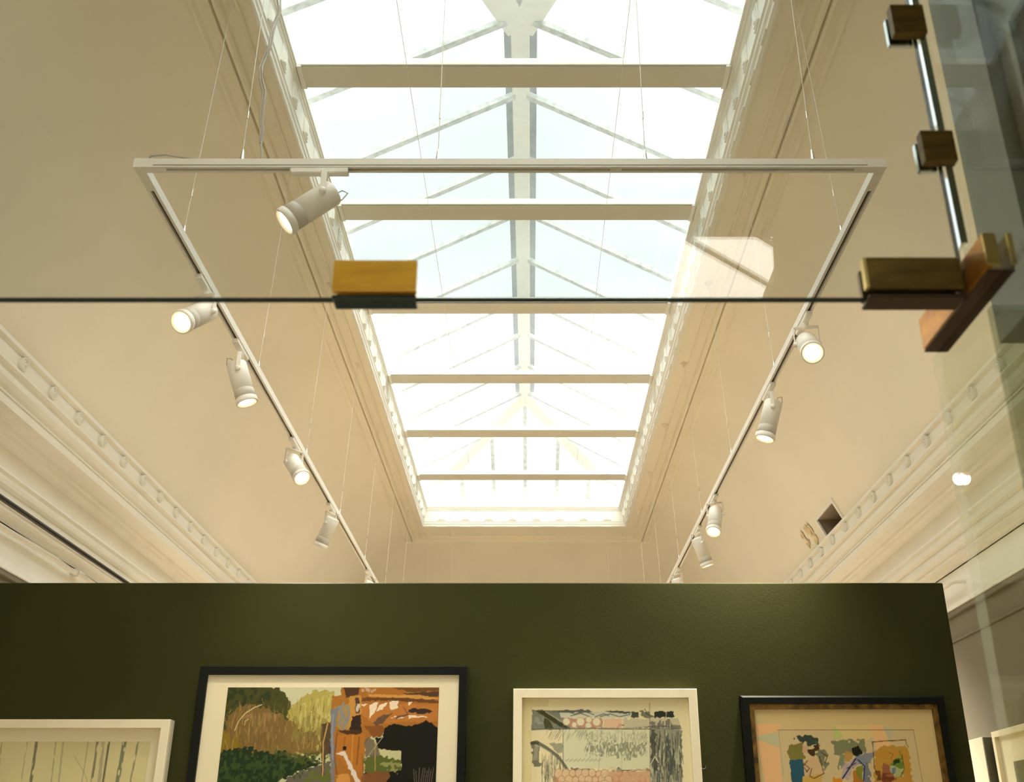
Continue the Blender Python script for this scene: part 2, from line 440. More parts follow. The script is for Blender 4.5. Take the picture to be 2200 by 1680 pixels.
corn = struct(MB().sweep(CP, ringU(XCL, XCR, YCE)).build('trim_1', 'plaster'), 'deep plaster cornice with a row of concentric rosettes', 'cornice')
def rosette_mesh():
    m = MB()
    m.lathe([(.0325, -.006), (.0335, .012), (.0310, .022), (.0265, .021), (.0240, .008), (.0215, .006), (.0200, .016), (.0165, .021), (.0140, .017), (.0125, .004), (.0108, .004), (.0095, .017), (.005, .023), (.0005, .024)], 28, axis='X')
    return m
r0 = rosette_mesh().build('rosette', 'plaster', corn, local=True)
def place_ros(o, x, y, rz):
    o.location = (x, y, 2.016 + H); o.rotation_euler = (0, 0, rz); o.scale = (1, 1, 1)
first = True
for i in range(-9, 25):
    y = 4.18 + .3125 * i
    if y < YF + .1 or y > 11.7: continue
    for x, rz in ((XCL - .012, 0), (XCR + .012, PI)):
        if first: o = r0; first = False
        else: o = r0.copy(); sc.collection.objects.link(o); o.parent = corn
        place_ros(o, x, y, rz)

# walls
WXL, WXR, WYE = -2.55, 2.38, 12.14
def side_wall(x, sg, name, lab):
    m = MB(); a, b = sorted((x, x + sg * .12))
    m.box(a, b, YF, WYE + .12, -1.5, 1.265, 1); m.box(a, b, YF, WYE + .12, 1.265, 1.48, 0)
    return struct(m.build(name, ['wall_white', 'wall_grey']), lab, 'wall')
side_wall(WXL, -1, 'wall_left', 'left gallery wall, white above a grey field')
side_wall(WXR, 1, 'wall_right', 'right gallery wall, white above a grey field')
m = MB(); m.box(WXL, WXR, WYE, WYE + .12, -1.5, 1.265, 1); m.box(WXL, WXR, WYE, WYE + .12, 1.265, 1.48, 0)
struct(m.build('wall_back', ['wall_white', 'wall_grey']), 'far gallery wall behind the green partition', 'wall')
# picture rails
for x, sg, nm in ((WXL, 1, 'trim_4'), (WXR, -1, 'trim_5')):
    m = MB(); 
    def b(t, z0, z1, mi): a, c = sorted((x, x + sg * t)); m.box(a, c, YF, WYE, z0, z1, mi, bev=.003)
    b(.03, 1.262, 1.285, 0); b(.022, 1.235, 1.262, 1); b(.012, 1.10, 1.112, 1)
    struct(m.build(nm, ['wall_white', 'wall_grey']), 'picture rail between the white and grey parts of the %s wall' % ('left' if sg > 0 else 'right'), 'picture rail')
# front wall round the glass entrance
m = MB()
m.box(-3.2, -1.6, YF, YF + .12, -1.5, 3.2); m.box(1.0, 3.2, YF, YF + .12, -1.5, 3.2)
m.box(-1.6, 1.0, YF, YF + .12, 1.6, 3.2)
m.box(.62, 1.0, YF, YF + .12, .62, 1.6, 1)
struct(m.build('wall_front', ['wall_white', 'lobby_panel']), 'front gallery wall around the glass entrance', 'wall')
# lobby behind the camera
m = MB(); m.box(-2.0, -1.9, -4.2, YF, -1.5, 2.6); struct(m.build('wall_lobby_left', 'lobby_wall'), 'left lobby wall', 'wall')
m = MB(); m.box(1.5, 1.6, -4.2, YF, -1.5, 2.6); struct(m.build('wall_lobby_right', 'lobby_wall'), 'right lobby wall', 'wall')
m = MB(); m.box(-2.0, -1.0, -4.3, -4.2, -1.5, 2.6); m.box(1.0, 1.6, -4.3, -4.2, -1.5, 2.6); m.box(-1.0, 1.0, -4.3, -4.2, .9, 2.6); m.box(-1.0, 1.0, -4.3, -4.2, -1.5, -1.3); struct(m.build('wall_lobby_back', 'lobby_wall'), 'lobby wall behind the camera', 'wall')  # unseen opening added in the back wall as fill daylight for brass and pictures
m = MB()
m.box(-2.0, .70, -4.3, YF, 2.6, 2.66); m.box(1.204, 1.6, -4.3, YF, 2.6, 2.66); m.box(.70, 1.204, -1.95, YF, 2.6, 2.66); m.box(.70, 1.204, -4.3, -3.3, 2.6, 2.66)
m.add([(1.114, -1.95, 2.6), (1.204, -1.95, 2.6), (1.204, -2.32, 2.6), (1.114, -1.95, 2.66), (1.204, -1.95, 2.66), (1.204, -2.32, 2.66)], [(0, 1, 2), (5, 4, 3), (0, 3, 4, 1), (1, 4, 5, 2), (2, 5, 3, 0)])
struct(m.build('ceiling_lobby', 'lobby_wall'), 'lobby ceiling with a rooflight opening', 'ceiling')
m = MB()
for y, wd in ((-1.77, .035), (-2.10, .035), (-2.75, .035)):
    q = [(.70, y + .08), (1.21, y - .38), (1.21, y - .38 - wd), (.70, y + .08 - wd)]
    m.add([(a_, b_, 2.665) for a_, b_ in q] + [(a_, b_, 2.685) for a_, b_ in q], [(3, 2, 1, 0), (4, 5, 6, 7), (0, 1, 5, 4), (1, 2, 6, 5), (2, 3, 7, 6), (3, 0, 4, 7)])
i0 = len(m.m); m.quad((.5, -3.5, 2.70), (1.45, -3.5, 2.70), (1.45, -1.7, 2.70), (.5, -1.7, 2.70), 1)
struct(m.build('window_20', ['lead_bar', 'lobby_roof_glass']), 'glazed rooflight over the lobby', 'window')

# vent in the right cove
def covR(i): return XR + DR * PROF[i][0], CZ - DROP * PROF[i][1]
(x0, z0), (x1, z1) = covR(VP0), covR(VP1)
t = thing('wall_vent', 'small square vent opening with raised cream surround in the right cove above the cornice', 'vent', ((x0 + x1) / 2, (VY0 + VY1) / 2, z1))
m = MB(); D = .22
m.quad((x0, VY0, z0), (x0, VY1, z0), (x0 + D, VY1, z0), (x0 + D, VY0, z0)); m.quad((x1, VY0, z1), (x1 + D, VY0, z1), (x1 + D, VY1, z1), (x1, VY1, z1))
m.quad((x0, VY0, z0), (x0 + D, VY0, z0), (x1 + D, VY0, z1), (x1, VY0, z1)); m.quad((x0, VY1, z0), (x1, VY1, z1), (x1 + D, VY1, z1), (x0 + D, VY1, z0))
m.quad((x0 + D, VY0, z0), (x0 + D, VY1, z0), (x1 + D, VY1, z1), (x1 + D, VY0, z1))
m.box(x1 + .05, x1 + .06, VY0 + .0, VY0 + .17, z1, z1 + .09, 1)
m.build('vent_shaft', ['vent_inside', 'vent_dark'], t)
m = MB(); nx, nz = (z1 - z0), -(x1 - x0); L_ = math.hypot(nx, nz); nx, nz = nx / L_ * .014, nz / L_ * .014
ax, az = (x1 - x0) / L_, (z1 - z0) / L_
def fr(ya, yb, s0, s1):
    p = lambda s, y, k: (x0 + ax * s + nx * k, y, z0 + az * s + nz * k)
    vs = [p(s0, ya, -.3), p(s0, yb, -.3), p(s1, yb, -.3), p(s1, ya, -.3), p(s0, ya, 1), p(s0, yb, 1), p(s1, yb, 1), p(s1, ya, 1)]
    m.add(vs, [(3, 2, 1, 0), (4, 5, 6, 7), (0, 1, 5, 4), (1, 2, 6, 5), (2, 3, 7, 6), (3, 0, 4, 7)])
W_ = .028
fr(VY0 - W_, VY1 + W_, -W_, 0); fr(VY0 - W_, VY1 + W_, L_, L_ + .02); fr(VY0 - W_, VY0, 0, L_); fr(VY1, VY1 + W_, 0, L_)
m.build('vent_surround', 'plaster', t)
# flaking stain beside the vent
random.seed(5)
m = MB(); cx_, cy_ = 0.94, 7.50
for k in range(9):
    u = .945 + random.uniform(-.035, .035); y = 7.47 + random.uniform(-.14, .15); r = random.uniform(.012, .035)
    i = max(j for j in range(len(PROF) - 1) if PROF[j][0] <= u); (ua, va), (ub, vb) = PROF[i], PROF[i + 1]
    vv = va + (vb - va) * (u - ua) / (ub - ua); X = XR + DR * u; Z = CZ - DROP * vv
    pts = []
    n_ = 11
    dx, dz = DR * (ub - ua), -DROP * (vb - va); q = math.hypot(dx, dz); dx /= q; dz /= q
    for j in range(n_):
        a = 2 * PI * j / n_; rr = r * random.uniform(.5, 1.3)
        s = rr * math.sin(a) * 1.3
        pts.append((X + dx * s - .006, y + rr * math.cos(a), Z + dz * s - .004))
    m.add(pts, [tuple(range(n_))]); m.add([(p[0] + .004, p[1], p[2] + .003) for p in pts], [tuple(range(n_))[::-1]])
tag(m.build('paint_stain', 'stain'), 'ragged yellow patch of flaking paint beside the small vent on the right cove', 'paint stain')

# pipes under the cornice
def rod(name, lab, x, z, y0, y1, r, mt, knob=True, wav=0):
    t = thing(name, lab, name.split('_')[-1], (x, (y0 + y1) / 2, z))
    n = 2 if not wav else 40
    random.seed(3)
    pts = [(x + (random.uniform(-wav, wav)), y0 + (y1 - y0) * i / (n - 1), z + random.uniform(-wav, wav)) for i in range(n)]
    m = MB(); m.tube(pts, r, 12); m.build('pipe_length', mt, t)
    if knob:
        m = MB(); m.lathe([(.0005, 0), (r * 1.3, .002), (r * 1.35, .02), (r * 1.1, .03), (.0005, .036)], 14, 'Y', (x, y1, z)); m.build('end_cap', mt, t)
    return t
rod('curtain_rod', 'black metal rod running under the left cornice, ending above the partition', -2.41, 1.495, 1.3, 6.24, .0125, 'black_metal')
tw = rod('wall_pipe', 'lumpy white painted pipe along the left wall below the black rod', -2.515, 1.435, 1.3, 7.4, .014, 'plaster', False, .004)
m = MB(); m.tube([(-2.515, 5.62, 1.435), (-2.515, 5.70, 1.435)], .024, 12); m.build('pipe_collar', 'plaster', tw)
tw = rod('wall_pipe', 'short white pipe with bent ends along the right wall below the cornice', 2.32, 1.38, 5.63, 6.05, .010, 'plaster', False)
m = MB(); m.tube([(2.32, 5.63, 1.38), (2.33, 5.60, 1.38), (2.38, 5.59, 1.38)], .010, 10); m.build('bracket', 'plaster', tw)
m = MB(); m.tube([(2.32, 6.05, 1.38), (2.33, 6.08, 1.38), (2.38, 6.09, 1.38)], .010, 10); m.build('bracket', 'plaster', tw)

# ================================================================== PARTITION
PY = 4.5
m = MB(); m.box(-2.54, 1.814, PY, PY + .16, -1.5, 1.105, bev=.004)
tag(m.build('partition_wall', 'partition_green', base=(0, PY + .08, -1.5)), 'dark olive green freestanding partition wall hung with framed pictures', 'partition')

# ---- artwork painter: a colour per vertex of a fine grid
ILL = np.array([0.77, 0.68, 0.53])
th = math.radians(24.3); ct, st = math.cos(th), math.sin(th)
def on_plane(px, py, Y):
    a = (px - 1140) / 2222; b = (840 - py) / 2222
    r = (a, ct - b * st, st + b * ct); k = Y / r[1]
    return r[0] * k, r[2] * k
class Canvas:
    def __init__(s, x0, x1, z0, z1, res, base, ill=1.0, Y=4.46, seed=1):
        s.x0, s.x1, s.z0, s.z1, s.Y, s.ill = x0, x1, z0, z1, Y, ill
        s.w = max(2, int((x1 - x0) / res)); s.h = max(2, int((z1 - z0) / res)); s.rng = np.random.RandomState(seed)
        xs = np.linspace(x0, x1, s.w); zs = np.linspace(z0, z1, s.h); s.X, s.Z = np.meshgrid(xs, zs)
        s.a = np.zeros((s.h, s.w, 3)); s.a[:] = s.c(base)
    def c(s, rgb): return np.minimum(np.array(lin(rgb)) / (ILL * s.ill), .93)
    def pt(s, p): return on_plane(p[0], p[1], s.Y)
    def noise(s, cx, cz):
        nx = max(2, int((s.x1 - s.x0) / cx) + 2); nz = max(2, int((s.z1 - s.z0) / cz) + 2); g = s.rng.rand(nz, nx)
        u = (s.X - s.x0) / (s.x1 - s.x0) * (nx - 1.001); v = (s.Z - s.z0) / (s.z1 - s.z0) * (nz - 1.001)
        i = u.astype(int); j = v.astype(int); fu = u - i; fv = v - j
        fu = fu * fu * (3 - 2 * fu); fv = fv * fv * (3 - 2 * fv)
        return (g[j, i] * (1 - fu) + g[j, i + 1] * fu) * (1 - fv) + (g[j + 1, i] * (1 - fu) + g[j + 1, i + 1] * fu) * fv
    def poly_mask(s, pts, wob=0.0):
        P = [s.pt(p) for p in pts]; X, Z = s.X, s.Z
        if wob: X = X + (s.noise(.012, .012) - .5) * wob; Z = Z + (s.noise(.012, .012) - .5) * wob
        ins = np.zeros(s.X.shape, bool)
        for k in range(len(P)):
            (xa, za), (xb, zb) = P[k], P[(k + 1) % len(P)]
            if za == zb: continue
            cnd = ((za > Z) != (zb > Z)) & (X < (xb - xa) * (Z - za) / (zb - za) + xa); ins ^= cnd
        return ins
    def mix(s, mask, rgb, op=1.0):
        k = (mask * op)[..., None]; s.a = s.a * (1 - k) + s.c(rgb) * k
    def poly(s, pts, rgb, op=1.0, wob=.006, tex=None):
        mk = s.poly_mask(pts, wob).astype(float)
        if tex: mk = mk * np.clip((s.noise(tex[0], tex[1]) - tex[2]) * 6 + .5, 0, 1)
        s.mix(mk, rgb, op)
    def stroke(s, pts, wpx, rgb, op=1.0, tex=None):
        P = [s.pt(p) for p in pts]; r = wpx * .00195 / 2; mk = np.zeros(s.X.shape)
        for (xa, za), (xb, zb) in zip(P, P[1:]):
            dx, dz = xb - xa, zb - za; L2 = dx * dx + dz * dz + 1e-12
            t = np.clip(((s.X - xa) * dx + (s.Z - za) * dz) / L2, 0, 1)
            d = np.hypot(s.X - xa - t * dx, s.Z - za - t * dz)
            mk = np.maximum(mk, np.clip((r - d) / .0012 + .5, 0, 1))
        if tex is not None: mk = mk * np.clip((s.noise(.008, .03) - tex) * 6 + .5, 0, 1)
        s.mix(mk, rgb, op)
    def circle(s, p, rpx, rgb, op=1.0, ring=None):
        x, z = s.pt(p); r = rpx * .00195; d = np.hypot(s.X - x, s.Z - z)
        mk = np.clip((r - d) / .002 + .5, 0, 1)
        if ring: mk = mk * np.clip((d - r + ring * .00195) / .002 + .5, 0, 1)
        s.mix(mk, rgb, op)
    def build(s, name, parent, y):
        n = s.w * s.h; V = np.zeros((n, 3)); V[:, 0] = s.X.ravel(); V[:, 1] = y; V[:, 2] = s.Z.ravel()
        idx = np.arange(n).reshape(s.h, s.w); F = np.stack([idx[:-1, :-1], idx[:-1, 1:], idx[1:, 1:], idx[1:, :-1]], -1).reshape(-1, 4)
        off = np.array([0, 0, H]) - np.array(parent.location)
        me = bpy.data.meshes.new(name); me.from_pydata((V + off).tolist(), [], F.tolist())
        at = me.color_attributes.new('paint', 'FLOAT_COLOR', 'POINT')
        # undo the mean darkening of the paper-grain multiply
        C = np.ones((n, 4)); C[:, :3] = np.clip(s.a.reshape(-1, 3) / .875, 0, 1); at.data.foreach_set('color', C.ravel())
        me.materials.append(M['artwork']); me.update()
        o = bpy.data.objects.new(name, me); sc.collection.objects.link(o); o.parent = parent; return o
def frame_ring(m, x0, x1, z0, z1, wd, y0, y1, mi=0, bev=0.0):
    """mitred frame with outer box x0..x1, z0..z1, width wd, from y0 (front) to y1 (back)"""
    o = [(x0, z0), (x1, z0), (x1, z1), (x0, z1)]; i = [(x0 + wd, z0 + wd), (x1 - wd, z0 + wd), (x1 - wd, z1 - wd), (x0 + wd, z1 - wd)]
    ob = [(x0 + bev, z0 + bev), (x1 - bev, z0 + bev), (x1 - bev, z1 - bev), (x0 + bev, z1 - bev)]
    vs = [(x, y1, z) for x, z in o] + [(x, y0 + bev, z) for x, z in o] + [(x, y0, z) for x, z in ob] + [(x, y0, z) for x, z in i] + [(x, y1, z) for x, z in i]
    fs = []
    for r in range(4):
        for k in range(4):
            k2 = (k + 1) % 4; fs.append((r * 4 + k, r * 4 + k2, r * 4 + 4 + k2, r * 4 + 4 + k))
    for k in range(4): k2 = (k + 1) % 4; fs.append((16 + k, 16 + k2, k2, k))
    m.add(vs, fs, mi)
yb = PY - .001
# --- picture 1: birch trunks, cream box frame (runs out of the photo on the left)
p = thing('framed_picture', 'deep cream box-framed picture of thin bare trunks at the left edge, partly out of view', 'picture', (-1.86, PY - .05, -.25), 'framed pictures on the green partition')
m = MB(); frame_ring(m, -2.30, -1.484, -.28, .521, .034, PY - .06, yb, bev=.002); m.build('frame', 'cream_frame', p)
m = MB(); m.box(-2.27, -1.515, PY - .02, PY - .005, -.25, .49); m.build('mount', 'mount_board', p)
c = Canvas(-2.21, -1.566, -.19, .437, .0026, (178, 160, 105), .95, Y=4.478, seed=4)
c.a *= (0.93 + .12 * c.noise(.15, .2))[..., None]
c.mix(np.clip(c.noise(.2, .3) * 1.4 - .4, 0, 1), (200, 185, 130), .4)
for (a, b_, wd, rgb, op) in (((4, 1592), (-6, 1680), 3, (110, 95, 60), .6), ((59, 1592), (45, 1680), 3, (110, 100, 70), .45), ((79, 1590), (66, 1680), 6, (70, 66, 50), .8), ((120, 1592), (110, 1680), 3, (100, 92, 62), .5), ((136, 1592), (126, 1680), 4, (120, 110, 80), .5),
        ((190, 1590), (176, 1680), 3, (110, 105, 75), .5), ((210, 1590), (197, 1680), 5, (70, 62, 50), .75), ((222, 1590), (213, 1680), 7, (120, 105, 85), .6), ((235, 1590), (221, 1680), 5, (60, 62, 45), .85), ((268, 1590), (252, 1680), 9, (70, 78, 55), .8), ((297, 1592), (280, 1680), 4, (80, 82, 55), .7)):
    x0_, y0_ = a; x1_, y1_ = b_
    c.stroke([a, (x1_ + (x1_ - x0_), y1_ + 90), (x1_ + (x1_ - x0_) * 3, y1_ + 300)], wd, rgb, op, tex=.25)
c.stroke([(160, 1625), (182, 1662), (190, 1690)], 1.5, (100, 90, 60), .5); c.stroke([(310, 1592), (280, 1630)], 1.2, (140, 130, 90), .4)
c.build('artwork', p, PY - .0215)
# --- picture 2: woodland track and rusted wreck, black frame
p = thing('framed_picture', 'large black framed painting of a woodland path beside a broken rust-orange structure', 'picture', (-.83, PY - .03, -.19), 'framed pictures on the green partition')
m = MB(); frame_ring(m, -1.394, -.267, -.19, .738, .034, PY - .04, yb, bev=.002); m.build('frame', 'black_frame', p)
m = MB(); m.box(-1.362, -.298, PY - .026, PY - .005, -.16, .71); m.build('mount', 'mount_board', p)
c = Canvas(-1.271, -.3843, -.08, .653, .0024, (176, 165, 110), 1.15, Y=4.472, seed=7)
S = lambda pts, rgb, op=1, wob=.006, tex=None: c.poly([(400 + a / 3.548, 1400 + b / 3.55) for a, b in pts], rgb, op, wob, tex)
K = lambda pts, wd, rgb, op=1, tex=None: c.stroke([(400 + a / 3.548, 1400 + b / 3.55) for a, b in pts], wd, rgb, op, tex)
S([(200, 250), (1190, 250), (1190, 420), (200, 420)], (182, 172, 125))
S([(780, 430), (860, 360), (960, 300), (1120, 300), (1130, 780), (300, 800), (700, 500)], (158, 138, 62), 1, .02)
S([(860, 400), (1120, 330), (1130, 560), (860, 560)], (176, 160, 85), .8, .02, (.006, .03, .5))
S([(240, 230), (680, 270), (760, 330), (800, 400), (770, 480), (760, 700), (200, 800)], (62, 60, 22), 1, .02)
S([(240, 250), (600, 270), (720, 330), (600, 400), (300, 450)], (40, 46, 20), .8, .02, (.015, .02, .5))
S([(300, 500), (420, 420), (620, 420), (760, 520), (900, 600), (1020, 620), (1010, 780), (250, 800)], (112, 84, 38), .95, .03)
S([(420, 470), (740, 470), (760, 620), (500, 620)], (134, 98, 52), .8, .02, (.008, .025, .5))
S([(800, 480), (1080, 500), (1080, 700), (800, 680)], (120, 105, 45), .7, .02, (.006, .03, .45))
S([(230, 560), (420, 640), (430, 760), (220, 800)], (122, 96, 20), .9, .03, (.01, .03, .4))
S([(200, 760), (420, 740), (640, 760), (900, 800), (1060, 830), (900, 900), (700, 1000), (600, 1100), (150, 1100)], (30, 42, 16), 1, .03)
S([(200, 760), (1000, 800), (900, 900), (650, 1000), (200, 1000)], (52, 66, 26), .8, .02, (.012, .012, .58))
S([(660, 760), (1060, 780), (1090, 860), (900, 860), (700, 800)], (70, 72, 26), .8, .03, (.01, .01, .45))
S([(1100, 840), (1140, 1200), (500, 1300), (640, 1050), (860, 920)], (92, 82, 62), 1, .02); S([(900, 940), (1110, 880), (1130, 1200), (700, 1300)], (88, 92, 28), .9, .03, (.012, .008, .45))
rs = random.Random(2)
for k in range(240):
    x = rs.uniform(300, 1080); y = rs.uniform(420, 760); hgt = rs.uniform(25, 95)
    col = rs.choice([(150, 118, 60), (88, 68, 28), (168, 140, 70), (110, 96, 36), (70, 58, 24)])
    K([(x, y), (x + rs.uniform(-16, 22), y - hgt)], rs.uniform(.8, 1.6), col, .55)
for k in range(160):
    x = rs.uniform(230, 1000); y = rs.uniform(770, 990); col = rs.choice([(20, 30, 12), (70, 84, 36), (44, 58, 24)])
    if y > 1020 - (x - 640) * .2 and x > 700: continue
    K([(x, y), (x + rs.uniform(-14, 14), y - rs.uniform(6, 26))], rs.uniform(1, 2.5), col, .6)
K([(370, 600), (400, 530), (450, 470), (520, 425), (575, 405)], 1.6, (200, 178, 110), .9)
K([(445, 560), (450, 530), (475, 515)], 1.5, (196, 168, 90), .8)
# the structure
S([(1110, 330), (1180, 330), (1190, 250), (1940, 250), (1940, 600), (1800, 560), (1700, 600), (1560, 560), (1420, 640), (1360, 700), (1350, 1100), (1330, 1300), (1140, 1300), (1090, 760), (1110, 430)], (150, 92, 30), 1, .01)
S([(1200, 265), (1330, 265), (1310, 330), (1220, 350)], (70, 42, 20)); S([(1330, 262), (1460, 262), (1440, 320), (1340, 300)], (176, 150, 110), .8, .01, (.008, .01, .5))
S([(1540, 265), (1700, 280), (1930, 270), (1930, 300), (1700, 310)], (96, 58, 26), .9); S([(1640, 320), (1930, 300), (1930, 345), (1760, 350)], (60, 44, 26), .9)
S([(1340, 350), (1760, 345), (1930, 375), (1930, 395), (1560, 372), (1340, 375)], (86, 50, 22), .9); S([(1380, 325), (1760, 330), (1920, 350), (1920, 362), (1400, 345)], (190, 130, 55), .9)
S([(1330, 395), (1930, 400), (1930, 520), (1820, 545), (1690, 530), (1540, 545), (1420, 540), (1340, 480)], (166, 100, 38), 1)
for q in ([(1400, 400), (1470, 385), (1440, 450), (1400, 510)], [(1470, 400), (1540, 380), (1500, 440), (1450, 460)], [(1550, 380), (1620, 370), (1610, 430), (1560, 440)], [(1690, 385), (1730, 385), (1700, 410)], [(1560, 500), (1670, 490), (1640, 512)], [(1330, 400), (1390, 395), (1350, 415)], [(1690, 480), (1860, 500), (1700, 505)]):
    S(q, (222, 196, 152), .9, .008)
S([(1600, 500), (1680, 470), (1640, 400), (1700, 480), (1600, 520)], (96, 66, 48)); S([(1430, 540), (1480, 490), (1570, 470), (1500, 540), (1440, 570)], (92, 66, 42)); S([(1690, 440), (1800, 430), (1880, 455), (1850, 475), (1700, 465)], (50, 36, 24), 1, .01)
S([(1360, 570), (1500, 560), (1510, 600), (1480, 650), (1420, 650)], (120, 68, 24))
S([(1245, 340), (1330, 330), (1340, 470), (1280, 500), (1250, 590), (1220, 590)], (176, 120, 48)); S([(1290, 350), (1320, 345), (1320, 470), (1290, 470)], (76, 50, 36)); S([(1300, 400), (1330, 400), (1310, 460), (1290, 450)], (200, 180, 140), .8)
S([(1270, 490), (1330, 480), (1335, 600), (1245, 600)], (44, 30, 20)); S([(1150, 600), (1340, 595), (1330, 630), (1220, 635)], (64, 40, 18))
S([(1130, 420), (1250, 400), (1240, 580), (1180, 600), (1140, 560)], (150, 118, 60), .9)
for q in ([(1165, 420), (1185, 480), (1175, 560)], [(1200, 390), (1180, 440), (1215, 520), (1195, 590)], [(1225, 420), (1245, 470), (1225, 540)]): K(q, 5, (118, 116, 104), .85)
S([(1105, 440), (1150, 420), (1160, 470), (1125, 640), (1135, 1000), (1160, 1200), (1120, 1200), (1090, 760), (1095, 560)], (108, 106, 98), .9, .012); K([(1120, 480), (1112, 620), (1118, 820)], 4, (128, 130, 128), .6)
S([(1150, 640), (1360, 630), (1360, 900), (1330, 920), (1240, 900), (1150, 800)], (160, 96, 28)); K([(1210, 650), (1200, 800)], 2, (110, 60, 20), .7); K([(1320, 650), (1300, 860)], 3, (100, 56, 20), .7); K([(1270, 640), (1260, 860)], 3, (186, 124, 46), .6)
S([(1145, 775), (1205, 755), (1330, 1000), (1290, 1000), (1200, 800)], (204, 180, 150)); S([(1190, 720), (1220, 720), (1215, 750), (1195, 750)], (30, 24, 14)); S([(1140, 940), (1240, 930), (1280, 1100), (1150, 1200)], (186, 124, 50))
K([(1150, 620), (1130, 800), (1150, 960)], 3, (90, 60, 30), .6)
S([(1510, 580), (1580, 550), (1690, 570), (1780, 550), (1830, 520), (1940, 590), (1940, 1300), (1340, 1300), (1340, 930), (1400, 900), (1640, 880), (1640, 760), (1460, 740), (1440, 660), (1500, 650)], (20, 18, 8), 1, .006)
S([(1340, 930), (1540, 890), (1560, 960), (1500, 1010), (1340, 1100)], (112, 68, 30), 1, .01); S([(1350, 820), (1420, 780), (1640, 830), (1640, 910), (1360, 920)], (80, 84, 30), 1, .01); S([(1480, 850), (1640, 820), (1620, 930), (1500, 900)], (140, 130, 70), .8, .01, (.008, .008, .5)); S([(1360, 680), (1400, 650), (1460, 720), (1480, 800), (1370, 800)], (96, 78, 56), .9, .01)
K([(1440, 690), (1440, 910)], 2, (150, 120, 60)); K([(1500, 650), (1360, 830)], 1.2, (170, 150, 120), .8); K([(1340, 780), (1350, 1000)], 2, (120, 80, 40))
for k in range(9): x = 1740 + k * 16; K([(x, 1000), (x + rs.uniform(-10, 20), 880 + rs.uniform(0, 50))], 1.5, (110, 96, 70), .6)
S([(1030, 545), (1100, 540), (1100, 780), (1060, 790), (1050, 950), (1030, 950)], (58, 40, 26), .9); K([(1078, 550), (1045, 690), (1040, 945)], 2.6, (176, 134, 66)); K([(1035, 550), (1036, 700)], 2, (110, 78, 50))
c.build('artwork', p, PY - .0275)
# --- picture 3: ink collage with red circles, cream frame
p = thing('framed_picture', 'cream framed black ink collage with rows of reddish circles, hanging in the middle', 'picture', (.31, PY - .03, -.33), 'framed pictures on the green partition')
m = MB(); frame_ring(m, -.072, .694, -.33, .645, .036, PY - .05, yb, bev=.002); m.build('frame', 'cream_frame', p)
m = MB(); m.box(-.04, .66, PY - .022, PY - .005, -.30, .61); m.build('backing_sheet', 'mount_board', p)
c = Canvas(-.037, .658, -.29, .608, .0024, (214, 194, 140), 1.08, Y=4.477, seed=11)
S = lambda pts, rgb, op=1, wob=.006, tex=None: c.poly([(1080 + a / 4.783, 1450 + b / 4.783) for a, b in pts], rgb, op, wob, tex)
K = lambda pts, wd, rgb, op=1, tex=None: c.stroke([(1080 + a / 4.783, 1450 + b / 4.783) for a, b in pts], wd, rgb, op, tex)
c.mix(np.clip(c.noise(.1, .1) * 1.5 - .5, 0, 1), (196, 170, 104), .35)
S([(200, 240), (470, 240), (470, 330), (300, 330), (300, 1100), (200, 1100)], (190, 166, 100), .45)
S([(300, 360), (640, 360), (700, 560), (300, 570)], (108, 106, 84), .95); S([(330, 400), (420, 440), (400, 520), (320, 540)], (150, 146, 116), .5, .02, (.01, .01, .5))
S([(470, 375), (560, 370), (750, 355), (900, 365), (940, 385), (700, 385), (560, 385)], (96, 92, 74)); S([(590, 390), (1040, 380), (1320, 385), (1320, 440), (720, 440), (600, 440)], (190, 180, 140))
for q in ([(640, 370), (740, 400), (860, 380), (940, 410)], [(700, 420), (800, 395), (900, 430)], [(1060, 372), (1160, 384), (1300, 384)], [(1000, 430), (1100, 400), (1200, 430), (1310, 405)], [(950, 430), (1040, 400), (1090, 420)]): K(q, 2.2, (90, 88, 70), .85)
S([(1060, 372), (1180, 372), (1320, 378), (1320, 395), (1120, 392)], (80, 80, 64)); S([(1320, 378), (1400, 378), (1400, 436), (1320, 436)], (66, 68, 50)); S([(1400, 385), (1480, 380), (1550, 420), (1540, 440), (1400, 436)], (96, 92, 68), .9, .02); S([(1555, 376), (1760, 376), (1760, 436), (1555, 438)], (48, 50, 34))
S([(1672, 380), (1682, 380), (1682, 430), (1672, 430)], (140, 130, 90)); K([(1460, 350), (1480, 400), (1530, 430)], 1.4, (50, 46, 36)); K([(1510, 290), (1512, 420)], 1.4, (120, 110, 76), .8)
S([(330, 365), (430, 370), (640, 520), (700, 550), (620, 550)], (58, 56, 30)); S([(420, 450), (470, 450), (520, 550), (430, 555)], (66, 66, 34))
K([(440, 380), (640, 500)], 1.5, (170, 160, 110), .8); K([(345, 375), (600, 545)], 1.3, (120, 116, 70), .8)
S([(600, 450), (1030, 445), (1030, 545), (700, 545)], (176, 120, 86), .95, .012)
for x, y, r in ((655, 480, 8), (735, 512, 6), (800, 480, 9), (885, 460, 7), (965, 482, 9), (880, 520, 7)): c.circle((1080 + x / 4.783, 1450 + y / 4.783), r, (208, 192, 142)); c.circle((1080 + x / 4.783, 1450 + y / 4.783), r, (160, 96, 64), .7, ring=1.2)
S([(1035, 445), (1235, 450), (1225, 540), (1035, 545)], (204, 160, 116), .85); S([(1170, 510), (1230, 505), (1225, 540), (1160, 545)], (184, 116, 80), .6, .02)
S([(1235, 450), (1800, 440), (1840, 540), (1235, 545)], (176, 160, 118), .8, .012); S([(1240, 520), (1820, 520), (1830, 550), (1240, 545)], (88, 84, 64), .8, .02, (.05, .004, .4)); S([(1500, 480), (1720, 470), (1740, 560), (1520, 560)], (88, 84, 66), .8, .02, (.004, .04, .4))
